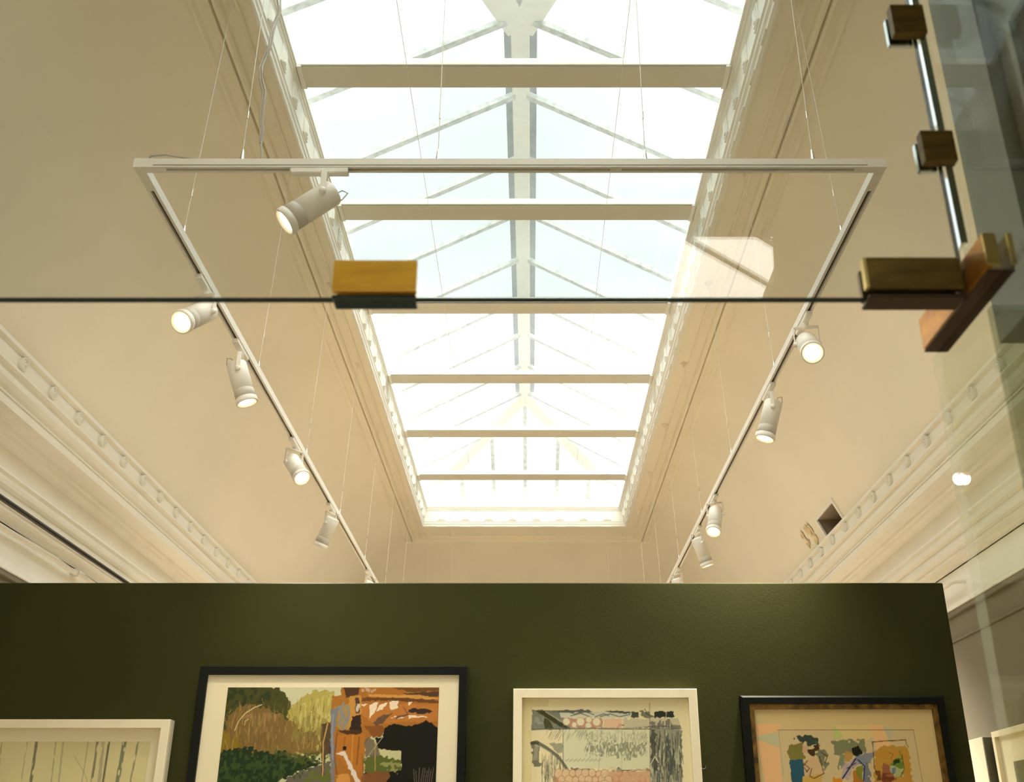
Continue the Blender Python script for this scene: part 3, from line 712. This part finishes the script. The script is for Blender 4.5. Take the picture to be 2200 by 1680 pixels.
K([(300, 560), (620, 552), (1000, 552), (1500, 556), (1830, 552)], 3, (96, 90, 72), .85)
S([(620, 565), (1510, 565), (1510, 965), (620, 965)], (200, 190, 140), .9); S([(860, 560), (1500, 560), (1500, 700), (860, 680)], (186, 172, 124), .7, .02, (.006, .03, .5))
S([(860, 705), (1480, 690), (1480, 820), (1300, 860), (850, 800)], (120, 116, 84), .75, .03, (.005, .012, .42))
for k in range(330):
    x = rs.uniform(840, 1480); y = rs.uniform(600, 850); K([(x, y), (x + rs.uniform(-12, 16), y - rs.uniform(6, 40))], rs.uniform(.7, 1.3), (98, 96, 72), .5)
for k in range(60):
    x = rs.uniform(430, 840); y = rs.uniform(580, 690); K([(x, y), (x + 30, y - 60)], 1.0, (120, 112, 84), .5)
for k in range(34):
    x = 640 + k * 11; y = 875 + 10 * math.sin(k * 1.7); K([(x, y + 8), (x + 8, y - 8)], 1.0, (112, 108, 82), .7)
S([(480, 700), (620, 700), (615, 800), (560, 800)], (128, 120, 90), .8); S([(295, 690), (370, 690), (390, 940), (310, 945)], (92, 88, 66), .9, .012); S([(325, 720), (365, 720), (360, 880), (320, 880)], (160, 148, 108), .6)
K([(300, 700), (350, 690), (450, 750), (560, 830), (640, 940), (740, 1100)], 7, (64, 60, 44), .85); K([(340, 720), (480, 790), (600, 900), (700, 1080)], 2, (180, 170, 128), .6)
for k in range(70):
    x = rs.uniform(395, 600); y = rs.uniform(800, 1050); K([(x, y), (x + rs.uniform(-14, 8), y + rs.uniform(40, 200))], rs.uniform(.8, 2), (88, 84, 62), .6)
S([(1515, 545), (1840, 565), (1850, 1400), (1520, 1400)], (128, 122, 92), .9, .01)
for k in range(170):
    x = rs.uniform(1525, 1840); y = rs.uniform(560, 1050); col = rs.choice([(64, 62, 46), (60, 60, 44), (186, 176, 132), (90, 86, 64)])
    K([(x, y), (x + rs.uniform(-20, 20), y + rs.uniform(40, 230))], rs.uniform(.9, 3), col, .7)
S([(1520, 560), (1580, 560), (1560, 800), (1600, 1000), (1640, 1100), (1520, 900)], (56, 56, 42), .8, .015); S([(1680, 600), (1720, 700), (1740, 1000), (1690, 1100), (1700, 800)], (72, 74, 62), .8, .015); K([(1520, 920), (1565, 835), (1600, 900)], 1.6, (214, 200, 150), .8)
K([(620, 560), (622, 1100)], 1.5, (70, 72, 60), .8); K([(1512, 440), (1515, 1100)], 1.5, (84, 80, 66), .8); K([(1030, 450), (1005, 700), (985, 1000)], 1, (130, 124, 96), .6); K([(1225, 560), (1222, 1100)], 1, (130, 124, 96), .6)
S([(700, 965), (890, 965), (890, 985), (700, 990)], (90, 70, 60), .9, .015); S([(1120, 965), (1500, 965), (1510, 990), (1140, 992)], (76, 68, 54), .9, .02)
S([(540, 988), (1510, 992), (1515, 1250), (540, 1250)], (186, 118, 76), .95)
for k in range(14):
    for j in range(3):
        x = 580 + k * 68 + (j % 2) * 34 + rs.uniform(-8, 8); y = 1010 + j * 62 + rs.uniform(-10, 10); r = rs.uniform(7, 10)
        c.circle((1080 + x / 4.783, 1450 + y / 4.783), r, (206, 176, 124), .8 if k < 8 else .4); c.circle((1080 + x / 4.783, 1450 + y / 4.783), r, (150, 70, 44), .7 if k < 8 else .3, ring=1.3)
c.build('artwork', p, PY - .0235)
# --- picture 4: three colour sketches, dark frame with gilt slip
p = thing('framed_picture', 'dark framed picture with gilt inner edge showing three abstract blue, green and ochre sketches', 'picture', (1.3, PY - .03, -.12), 'framed pictures on the green partition')
m = MB(); frame_ring(m, .876, 1.726, -.12, .618, .033, PY - .045, yb, bev=.008); m.build('frame', 'black_frame', p)
m = MB(); frame_ring(m, .905, 1.697, -.09, .590, .024, PY - .036, PY - .012, bev=.004); m.build('gilt_slip', 'gilt_slip', p)
m = MB(); m.box(.905, 1.697, PY - .02, PY - .005, -.09, .59); m.build('mount', 'mount_board', p)
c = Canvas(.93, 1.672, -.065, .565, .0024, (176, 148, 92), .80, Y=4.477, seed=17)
S = lambda pts, rgb, op=1, wob=.006, tex=None: c.poly([(1560 + a / 4.2308, 1450 + b / 4.2308) for a, b in pts], rgb, op, wob, tex)
K = lambda pts, wd, rgb, op=1, tex=None: c.stroke([(1560 + a / 4.2308, 1450 + b / 4.2308) for a, b in pts], wd, rgb, op, tex)
S([(270, 440), (500, 440), (480, 510), (280, 550)], (196, 146, 90), 1, 0); S([(280, 590), (480, 660), (520, 800), (560, 1100), (380, 1100)], (194, 146, 92), 1, 0); S([(290, 560), (480, 520), (480, 660), (280, 580)], (160, 150, 104), .9, 0)  # pastel reflections in the picture glass, painted into the mount colour
S([(470, 500), (1705, 500), (1790, 1100), (520, 1100)], (172, 146, 96), 1, 0)
S([(970, 450), (1310, 450), (1340, 560), (1270, 600), (980, 560)], (184, 154, 92), .8, 0); S([(975, 450), (1070, 560), (980, 590)], (150, 156, 80), .8, 0); S([(1310, 450), (1420, 460), (1530, 700), (1370, 700)], (198, 148, 88), .8, 0); S([(1420, 460), (1530, 500), (1480, 600)], (150, 146, 110), .6, 0)  # more reflected shapes, painted across mount and paper
K([(470, 500), (1705, 498)], 1.4, (110, 80, 50)); K([(1705, 498), (1790, 1000)], 1.2, (120, 100, 60)); K([(478, 500), (520, 900)], 1.2, (150, 120, 80))
S([(560, 640), (700, 610), (720, 760), (600, 790), (560, 700)], (104, 92, 38), 1, .01); S([(575, 780), (700, 760), (710, 900), (690, 1050), (610, 1060)], (36, 66, 70)); S([(620, 550), (700, 540), (820, 570), (840, 640), (760, 640), (640, 590)], (48, 54, 38), 1, .02); S([(800, 600), (930, 720), (910, 830), (870, 880), (850, 760)], (70, 76, 48), .8, .03); S([(700, 640), (750, 650), (740, 720), (690, 700)], (170, 130, 90))
S([(740, 680), (840, 640), (840, 700), (800, 740), (750, 700)], (60, 40, 16), 1, .015); S([(700, 780), (820, 740), (880, 860), (900, 940), (720, 980)], (172, 138, 90)); S([(700, 920), (870, 900), (860, 1100), (690, 1100)], (170, 130, 56))
for q in ([(700, 800), (760, 850), (730, 880)], [(780, 850), (760, 920), (800, 940), (880, 900)], [(740, 780), (700, 830), (740, 880)], [(850, 740), (890, 900)], [(860, 700), (920, 740), (900, 800)]): K(q, 2, (70, 46, 24), .9)
S([(955, 590), (1250, 600), (1280, 700), (1130, 720), (980, 715)], (92, 92, 56), .9, .02); S([(1020, 720), (1080, 720), (1080, 820), (1030, 850)], (96, 104, 70), .9, .02); S([(1080, 700), (1170, 680), (1150, 760), (1090, 800)], (150, 110, 46), .9, .02)
S([(1140, 660), (1200, 645), (1245, 700), (1200, 745), (1150, 720)], (22, 22, 8)); S([(1160, 740), (1380, 690), (1300, 800), (1180, 830), (1080, 900)], (84, 92, 100), .8, .02); S([(1080, 800), (1200, 780), (1150, 880), (1080, 960), (1040, 930)], (150, 124, 112), .9, .02)
S([(1150, 850), (1240, 850), (1250, 1050), (1150, 1050)], (150, 90, 26), 1, .015); S([(1180, 850), (1245, 820), (1240, 960), (1190, 930)], (100, 104, 26), .9); S([(1250, 800), (1300, 850), (1320, 1000), (1260, 1000)], (60, 76, 86), .8, .02); S([(975, 930), (1050, 950), (1060, 1050), (980, 1050)], (176, 106, 26), 1, .015)
K([(1180, 760), (1060, 940)], 3, (36, 40, 56)); K([(1200, 770), (1260, 830), (1250, 960)], 3, (40, 46, 70)); K([(1100, 850), (1180, 800)], 2, (40, 44, 60))
S([(1345, 700), (1420, 650), (1620, 645), (1665, 700), (1700, 1050), (1350, 1050)], (158, 112, 38), 1, .012); S([(1400, 830), (1520, 800), (1560, 950), (1420, 970)], (124, 70, 44), .9, .02); S([(1500, 820), (1600, 700), (1600, 850), (1540, 940)], (84, 100, 34), 1, .02); S([(1520, 780), (1570, 760), (1580, 800), (1530, 820)], (30, 46, 10)); S([(1490, 830), (1620, 850), (1600, 920), (1520, 930)], (146, 140, 84), .9, .02)
S([(1500, 850), (1550, 840), (1540, 890), (1510, 890)], (70, 90, 110), .8); S([(1360, 880), (1400, 870), (1400, 950), (1360, 950)], (70, 30, 14), .8, .02); S([(1430, 900), (1540, 920), (1500, 1000), (1430, 980)], (90, 36, 14), .8, .02)
K([(1325, 610), (1440, 600), (1560, 595), (1635, 588)], 2, (90, 60, 20)); K([(1332, 615), (1350, 850), (1400, 960)], 1.8, (80, 50, 20), .9); K([(1630, 590), (1640, 630), (1660, 655)], 1.4, (80, 60, 26)); K([(1600, 720), (1620, 860), (1590, 920)], 2, (50, 60, 20), .8); K([(1470, 700), (1520, 720), (1500, 760)], 1.6, (110, 60, 20), .8)
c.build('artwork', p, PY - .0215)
# small mirror-plate hooks by the frames
for x, z, lab in ((-.258, .33, 'tiny dark wire hook right of the large black frame'), (-.082, .335, 'tiny dark wire hook left of the cream collage frame'), (.705, .335, 'tiny dark wire hook right of the cream collage frame')):
    m = MB(); s_ = 1 if lab.find('right') > 0 else -1
    m.tube([(x - .01 * s_, PY - .004, z + .004), (x, PY - .010, z - .004), (x + .01 * s_, PY - .010, z - .002), (x + .012 * s_, PY - .004, z + .008)], .0014, 6)
    tag(m.build('picture_hook', 'black_metal', base=(x, PY, z)), lab, 'hook', 'wire hooks on the partition')

# ---- pictures on the right wall
p = thing('canvas_panel', 'pale deep-edged canvas on the right wall next to the partition edge', 'picture', (2.35, 6.0, -.1))
m = MB(); m.box(2.31, 2.378, 5.555, 6.5, -.3, .566, bev=.003); 
o = m.build('canvas', ['canvas_edge', 'wall_grey'], p)
m = MB(); m.box(2.315, 2.378, 5.548, 5.5549, -.3, .563); m.build('side_edge', 'lobby_recess', p)
p = thing('framed_picture', 'white framed landscape picture on the right wall seen at a sharp angle', 'picture', (2.36, 5.1, -.2))
m = MB()
o_ = [(5.52, .584), (4.4, .584), (4.4, -.3), (5.52, -.3)]; i_ = [(5.49, .556), (4.43, .556), (4.43, -.27), (5.49, -.27)]
vs = [(2.378, y, z) for y, z in o_] + [(2.345, y, z) for y, z in o_] + [(2.345, y, z) for y, z in i_] + [(2.378, y, z) for y, z in i_]
m.add(vs, [(r * 4 + k, r * 4 + (k + 1) % 4, r * 4 + 4 + (k + 1) % 4, r * 4 + 4 + k) for r in range(3) for k in range(4)]); m.build('frame', 'cream_frame', p)
m = MB(); m.box(2.368, 2.377, 4.42, 5.50, -.28, .565); m.build('mount', 'mount_board', p)
mat('landscape_print', (0.30, 0.22, 0.10), 0.6, var=0.3, scale=7, col2=(0.10, 0.13, 0.05), stretch=(1, .5, 3))
m = MB(); m.box(2.362, 2.367, 4.55, 5.36, -.14, .43); m.build('artwork', 'landscape_print', p)

# ================================================================== LIGHTING TRACK
TZ = 2.0; TY0, TY1 = 2.70, 11.0; TX0, TX1 = -1.262, 1.132; TW = .032
t = thing('lighting_track', 'white rectangular suspended lighting track frame hanging below the skylight', 'lighting track', (-.06, 6.5, TZ))
def rail(name, x0, x1, y0, y1):
    m = MB(); z0, z1 = TZ, TZ + TW; along = 'X' if (x1 - x0) > (y1 - y0) else 'Y'; g0, g1 = .010, .022
    if along == 'X':
        m.box(x0, x1, y0, y0 + g0, z0, z1); m.box(x0, x1, y0 + g1, y1, z0, z1); m.box(x0, x1, y0 + g0, y0 + g1, z0 + .012, z1, 1)
        m.box(x0, x1, y0 - .0006, y0, z0 + .006, z0 + .008, 1)
        for a, b in ((x0, x0 + .10), (x1 - .10, x1)): m.box(a, b, y0 + g0, y0 + g1, z0 + .001, z0 + .013)
        m.box(.254, .290, y0 + g0, y0 + g1, z0 + .001, z0 + .013)
        m.box(.2710, .2716, y0 - .0006, y1, z0 - .0004, z1)
    else:
        m.box(x0, x0 + g0, y0, y1, z0, z1); m.box(x0 + g1, x1, y0, y1, z0, z1); m.box(x0 + g0, x0 + g1, y0, y1, z0 + .012, z1, 1)
        m.box(x0 + g0, x0 + g1, y0, y0 + .10, z0 + .001, z0 + .013)
    return m.build(name, ['track_white', 'track_slot'], t)
rail('rail', TX0, TX1, TY0, TY0 + TW)
rail('rail', TX0, TX1, TY1 - TW, TY1)
rail('rail', TX0, TX0 + TW, TY0 + TW, TY1 - TW)
rail('rail', TX1 - TW, TX1, TY0 + TW, TY1 - TW)
for cx0 in (TX0 - .001, TX1 - .062 + .001 - .0):
    m = MB(); m.box(cx0, cx0 + .062, TY0 - .001, TY0 + .009, TZ - .001, TZ + TW + .001); m.build('corner_joint', 'track_white', t)

# ---- track lamps
def dirv(r, u, toward):
    v = Vector((r, -st * u - ct * toward, ct * u - st * toward)); return v.normalized()
LM = {}
def lamp_meshes():
    m = MB(); R = .042
    m.lathe([(.0005, .046), (R - .010, .046), (R - .003, .043), (R, .036), (R, -.085), (R - .002, -.0855), (R - .002, -.0875), (R, -.088)], 32)
    LM['body'] = m
    m = MB(); m.lathe([(R, -.088), (R + .0008, -.089), (R + .0008, -.121), (R - .002, -.122)], 32); LM['ring'] = m
    m = MB(); m.lathe([(R - .002, -.122), (R + .001, -.125), (R + .004, -.127), (R + .004, -.146), (R + .002, -.149), (R - .002, -.149), (R - .004, -.143)], 32); LM['bezel'] = m
    m = MB(); m.lathe([(R - .003, -.146), (R - .009, -.142)], 32); LM['rim'] = m
    m = MB(); m.lathe([(R - .009, -.142), (.02, -.145), (.0005, -.146)], 32); LM['lens'] = m
    m = MB(); m.tube([(-.01, 0, .044), (-.012, .0, .07), (-.03, .0, .078), (-.038, 0, .05), (-.038, 0, .036)], .0022, 6); LM['cable'] = m
lamp_meshes()
data = {}
def mesh_obj(key, name, mats, parent):
    if key in data:
        o = bpy.data.objects.new(name, data[key]); sc.collection.objects.link(o); o.parent = parent; return o
    o = LM[key].build(name, mats, parent, local=True); data[key] = o.data; return o
def lamp(x, y, along, d, label, power=None, adir=1):
    if power is None: power = .5 if y < 5 else 4.5
    root = thing('track_spotlight', label, 'spotlight', (x, y, TZ), 'white spotlights on the track')
    key = 'adapter' + along + str(adir)
    if key not in LM:
        m = MB(); L0, L1 = -.105, .075
        if adir < 0: L0, L1 = -.075, .105
        if along == 'X': m.box(L0, L1, -.013, .013, -.020, .001, bev=.003); m.box(L0 - .004, L0 + .012, -.010, .010, -.012, .001)
        else: m.box(-.013, .013, L0, L1, -.020, .001, bev=.003); m.box(-.010, .010, L1 - .012, L1 + .004, -.012, .001)
        m.lathe([(.014, -.02), (.014, -.028), (.010, -.030), (.010, -.037)], 16)
        LM[key] = m
    mesh_obj(key, 'track_adapter', 'lamp_white', root)
    pan = math.atan2(d.y, d.x); piv = -.112
    # stirrup: plate under the adapter, two arms down to the pivot; the swing axis is horizontal and square to the aim
    if 'yoke' not in LM:
        m = MB(); a = .048
        m.box(-.011, .011, -a - .002, a + .002, -.040, -.036)
        for s_ in (1, -1):
            q = sorted((s_ * a, s_ * (a + .003))); m.box(-.009, .009, q[0], q[1], piv - .004, -.036, bev=.001)
            m.lathe([(.0005, a + .008), (.009, a + .007), (.011, a + .003), (.011, a - .006)], 16, 'Y', (0, 0, piv)) if s_ > 0 else m.lathe([(.0005, -a - .008), (.009, -a - .007), (.011, -a - .003), (.011, -a + .006)], 16, 'Y', (0, 0, piv))
        LM['yoke'] = m
    yk = mesh_obj('yoke', 'yoke', 'lamp_white', root); yk.rotation_euler = (0, 0, pan)
    hd = mesh_obj('body', 'lamp_head', 'lamp_white', root)
    hd.location = (0, 0, piv)
    zax = -d; yax = Vector((-math.sin(pan), math.cos(pan), 0)); xax = yax.cross(zax).normalized(); yax = zax.cross(xax)
    hd.rotation_euler = Matrix((xax, yax, zax)).transposed().to_euler()
    mesh_obj('ring', 'focus_ring', 'lamp_ring', hd); mesh_obj('bezel', 'bezel', 'lamp_white', hd)
    mesh_obj('rim', 'lens_rim', 'lens_rim', hd); mesh_obj('lens', 'lens', 'lens', hd)
    mesh_obj('cable', 'cable', 'grey_cable', hd)
    L = bpy.data.lights.new('lamp_light', 'SPOT'); L.energy = SPOT * power; L.color = WARM; L.spot_size = math.radians(110); L.spot_blend = 1.0; L.shadow_soft_size = .03
    lo = bpy.data.objects.new('lamp_light', L); sc.collection.objects.link(lo); lo.parent = hd; lo.location = (0, 0, -.155)
    return root
XLt, XRt = TX0 + .016, TX1 - .016
lamp(-.655, TY0 + .014, 'X', dirv(-.71, -.57, .42), 'large white spotlight under the front bar of the track, aimed down left', .6)
lamp(XLt, 3.46, 'Y', dirv(-.25, -.30, .92), 'lit white spotlight just below the dark glass edge on the left track arm', 2.2)
lamp(XLt, 3.99, 'Y', dirv(.34, -.88, .33), 'white spotlight aimed steeply down, second lamp along the left track arm', .2)
lamp(XLt, 5.11, 'Y', dirv(.48, -.45, .76), 'white spotlight facing the viewer halfway down the left track arm, below the downward one', 1.2)
lamp(XLt, 6.20, 'Y', dirv(-.40, -.90, .20), 'white spotlight leaning down left toward the far end of the left track arm', 3.0)
lamp(XLt, 7.82, 'Y', dirv(-.4, -.8, .3), 'farthest spotlight on the left arm, half hidden by the green partition top')
lamp(XRt, 3.72, 'Y', dirv(-.12, -.28, .95), 'brightly glaring spotlight nearest on the right track arm, below the glass edge', adir=-1)
lamp(XRt, 4.40, 'Y', dirv(-.30, -.87, .36), 'white spotlight aimed down left, directly below the nearest glaring one on the right arm', 1.0, adir=-1)
lamp(XRt, 6.0, 'Y', dirv(-.22, -.60, .77), 'smaller glaring spotlight facing the viewer farther along the right arm', 1.2, adir=-1)
lamp(XRt, 6.65, 'Y', dirv(.30, -.85, .30), 'white spotlight leaning down right just below the far glaring one', 3.0, adir=-1)
lamp(XRt, 7.73, 'Y', dirv(.3, -.9, .2), 'farthest spotlight on the right arm, half hidden by the green partition top', adir=-1)

# ---- suspension wires
def wire(top, bot, label, rose=True, r=.0013, knots=(), grip=True, name='suspension_wire'):
    t = thing(name, label, 'wire', top, 'suspension wires of the track')
    top, bot = Vector(top), Vector(bot)
    m = MB(); m.tube([top, bot], r, 6); m.build('wire', 'steel_wire', t)
    if rose:
        m = MB(); m.lathe([(.024, 0), (.024, -.006), (.010, -.011), (.008, -.034), (.0005, -.036)], 16, 'Z', tuple(top)); m.build('ceiling_cup', 'cove_paint', t)
    if grip:
        m = MB(); m.lathe([(.0025, .045), (.004, .04), (.006, .018), (.0075, .004), (.009, 0), (.0005, -.001)], 12, 'Z', tuple(bot)); m.build('gripper', 'chrome', t)
        k = bot + (top - bot) * (.17 / (top - bot).length); k2 = bot + (top - bot) * (.20 / (top - bot).length)
        m = MB(); m.tube([k, k2], .0026, 8); m.build('crimp', 'chrome', t)
    return t
GZ = TZ + TW
ly = [3.15, 4.27, 5.38, 6.48, 7.60, 8.72, 9.84]
nml = ['nearest', 'second nearest', 'third nearest', 'fourth nearest', 'fifth', 'sixth', 'seventh and farthest']
for i, y in enumerate(ly):
    wire((-1.20, y, CZ), (XLt, y, GZ), '%s thin wire from the ceiling down to the left arm of the track' % nml[i])
    wire((1.065, y, CZ), (XRt, y, GZ), '%s thin wire from the ceiling down to the right arm of the track' % nml[i])
for x, lab in ((-.925, 'thin wire at the left end of the front bar, wrapped by the grey power cable'), (-.297, 'thin wire left of centre holding up the front bar of the track'), (.367, 'thin wire right of centre holding up the front bar'), (.904, 'thin wire near the right corner of the front bar')):
    wire((x, TY0 + .014, LZ - .012), (x, TY0 + .014, GZ), lab, rose=False)
for x, w_ in ((-1.09, 'left corner'), (-.83, 'left'), (.82, 'right'), (.95, 'right corner')):
    wire((x, 10.60, CZ), (x, TY1 - .014, GZ), 'thin wire at the far end of the ceiling, %s' % w_)
# blind guide wires under the glazing
for x, lab in ((-.565, 'left'), (.42, 'right')):
    m = MB(); m.tube([(x, WN + .05, LZ - .035), (x, WE - .03, LZ - .035)], .0012, 6)
    tag(m.build('guide_wire', 'steel_wire', base=(x, 6, LZ - .035)), 'faint long wire running the length of the skylight on the %s' % lab, 'wire')
# power cable beside the left front wire
random.seed(8)
m = MB(); pts = []
for i in range(26):
    f_ = i / 25; pts.append((-.882 + .012 * math.sin(f_ * 17) + .006 * math.sin(f_ * 41), TY0 + .005 + .006 * math.cos(f_ * 13), GZ + .02 + f_ * (LZ - GZ - .03)))
m.tube([(-.862, TY0 + .012, GZ - .002), (-.862, TY0 + .012, GZ + .03), (-.868, TY0 + .01, GZ + .06)] + [(a + .004, b, c_) for a, b, c_ in pts[2:]], .0034, 8)
m.tube([(a - .006, b + .004, c_) for a, b, c_ in pts[1:]], .0028, 8)
tag(m.build('power_cable', 'grey_cable', base=(-.905, TY0, GZ)), 'twisted grey power cable rising from the left of the front bar to the skylight', 'cable')
m = MB(); m.tube([(TX0 + .03, TY0 + .014, GZ + .001), (TX0 + .045, TY0 + .014, GZ + .022), (TX0 + .09, TY0 + .014, GZ + .026), (TX0 + .15, TY0 + .014, GZ + .014), (TX0 + .21, TY0 + .014, GZ + .005), (TX0 + .25, TY0 + .014, GZ + .004)], .0035, 8)
tag(m.build('cable_loop', 'grey_cable', base=(TX0 + .1, TY0, GZ)), 'short grey cable loop lying on the left corner of the track frame', 'cable')

# ================================================================== GLASS ENTRANCE
GY = 1.05
def pane(name, x0, x1, y0, y1, z0, z1, label, gl='clear_glass', thin='Y', cat='glass pane', em='glass_edge'):
    m = MB(); m.box(x0, x1, y0, y1, z0, z1)
    big = (2, 4) if thin == 'Y' else (3, 5)
    for i in range(6): m.m[i] = 0 if i in big else 1
    return tag(m.build(name, [gl, em], base=((x0 + x1) / 2, (y0 + y1) / 2, z0)), label, cat)
pane('glass_transom', -1.58, .5055, GY - .006, GY + .006, .5898, 1.58, 'clear glass transom panel across the view with a dark lower edge', 'transom_glass')
pane('glass_fin', .516, .528, .25, GY + .006, .5905, 1.58, 'clear upright glass fin above the brass cross joint on the right', 'side_glass', 'X', em='pale_edge')
pane('side_glass_panel', .516, .528, .25, 1.195, -1.48, .5855, 'clear upright glass side panel below the brass cross joint on the right', 'side_glass', 'X', em='pale_edge')
pane('sidelight_glass', .530, .99, GY - .006, GY + .006, -1.48, .58, 'grey-tinted glass sidelight at the right edge of the photo', 'tinted_glass', 'Y', em='pale_edge')
m = MB(); q = [(.5062, GY - .012), (.5137, GY + .018), (.5155, GY + .018), (.5152, GY - .012)]  # strip turned to mirror the skylight, standing in for a polished glass edge
m.add([(a, b, .66) for a, b in q] + [(a, b, 1.58) for a, b in q], [(3, 2, 1, 0), (4, 5, 6, 7), (0, 1, 5, 4), (1, 2, 6, 5), (2, 3, 7, 6), (3, 0, 4, 7)])
tag(m.build('added_mirror_strip', 'polished_edge', base=(.509, GY, .66)), 'bright vertical mirror strip standing in for a polished glass edge where the transom meets the glass fin', 'edging')
def clamp(name, label, boxes, group='brass glass clamps'):
    b0 = boxes[0][1]
    t = thing(name, label, 'glass clamp', ((b0[0] + b0[1]) / 2, (b0[2] + b0[3]) / 2, b0[4]), group)
    for nm, b, mt in boxes: m = MB(); m.box(*b, bev=.0015); m.build(nm, mt, t)
    return t
clamp('glass_clamp', 'bright golden brass clamp on the lower edge of the glass transom, left of centre',
      [('front_plate', (-.229, -.132, GY - .014, GY - .0065, .594, .636), 'brass'), ('base_plate', (-.228, -.132, GY - .014, GY + .013, .584, .5895), 'glass_edge'), ('back_plate', (-.227, -.134, GY + .0065, GY + .013, .592, .630), 'brass')])
t = clamp('glass_clamp', 'long horizontal dark brass bar of the cross joint, running left along the transom edge',
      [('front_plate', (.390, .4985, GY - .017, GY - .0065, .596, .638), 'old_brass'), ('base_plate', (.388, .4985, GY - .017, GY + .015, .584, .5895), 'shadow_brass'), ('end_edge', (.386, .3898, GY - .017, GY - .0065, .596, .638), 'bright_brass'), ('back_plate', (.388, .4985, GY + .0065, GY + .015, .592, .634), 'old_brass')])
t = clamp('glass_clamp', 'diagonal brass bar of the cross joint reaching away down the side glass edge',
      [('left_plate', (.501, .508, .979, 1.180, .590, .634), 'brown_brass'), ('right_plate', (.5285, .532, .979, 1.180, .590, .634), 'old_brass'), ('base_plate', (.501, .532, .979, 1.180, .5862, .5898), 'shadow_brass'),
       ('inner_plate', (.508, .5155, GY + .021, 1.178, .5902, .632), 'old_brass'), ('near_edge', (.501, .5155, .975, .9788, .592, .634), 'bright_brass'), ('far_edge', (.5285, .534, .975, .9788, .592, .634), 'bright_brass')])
clamp('glass_clamp', 'small square dark brass clamp on the vertical glass joint, directly above the cross joint',
      [('front_plate', (.480, .520, GY - .020, GY - .0065, .772, .819), 'old_brass'), ('back_plate', (.482, .505, GY + .0065, GY + .014, .776, .819), 'polished_edge')])
clamp('glass_clamp', 'topmost small square brass clamp on the vertical glass joint at the top right',
      [('front_plate', (.472, .515, GY - .020, GY - .0065, .974, 1.024), 'old_brass'), ('back_plate', (.474, .505, GY + .0065, GY + .014, .978, 1.024), 'polished_edge')])
# grey panelled bulkhead right of the fin
BX = .64
t = thing('trim_6', 'grey-green panelled bulkhead beside the glass at the upper right', 'panelling', (BX + .2, .7, .60))
tag(t, kind='structure')
m = MB(); m.box(BX, .99, .2, YF - .002, .60, 1.6); m.build('bulkhead_panel', 'lobby_panel', t)
BX = .64
m = MB()
y1, y0, z0, z1 = 1.04, .22, .70, 1.0
for (ya, yb_, za, zb) in ((y0, y1, z1, z1 + .012), (y0, y1, z0 - .012, z0), (y1, y1 + .012, z0 - .012, z1 + .012)):
    m.box(BX - .012, BX, ya, yb_, za, zb, bev=.003)
m.build('panel_moulding', 'lobby_panel', t)
m = MB(); m.box(BX - .002, BX + .001, y0, y1, z0, z1); m.build('recessed_panel', 'lobby_recess', t)
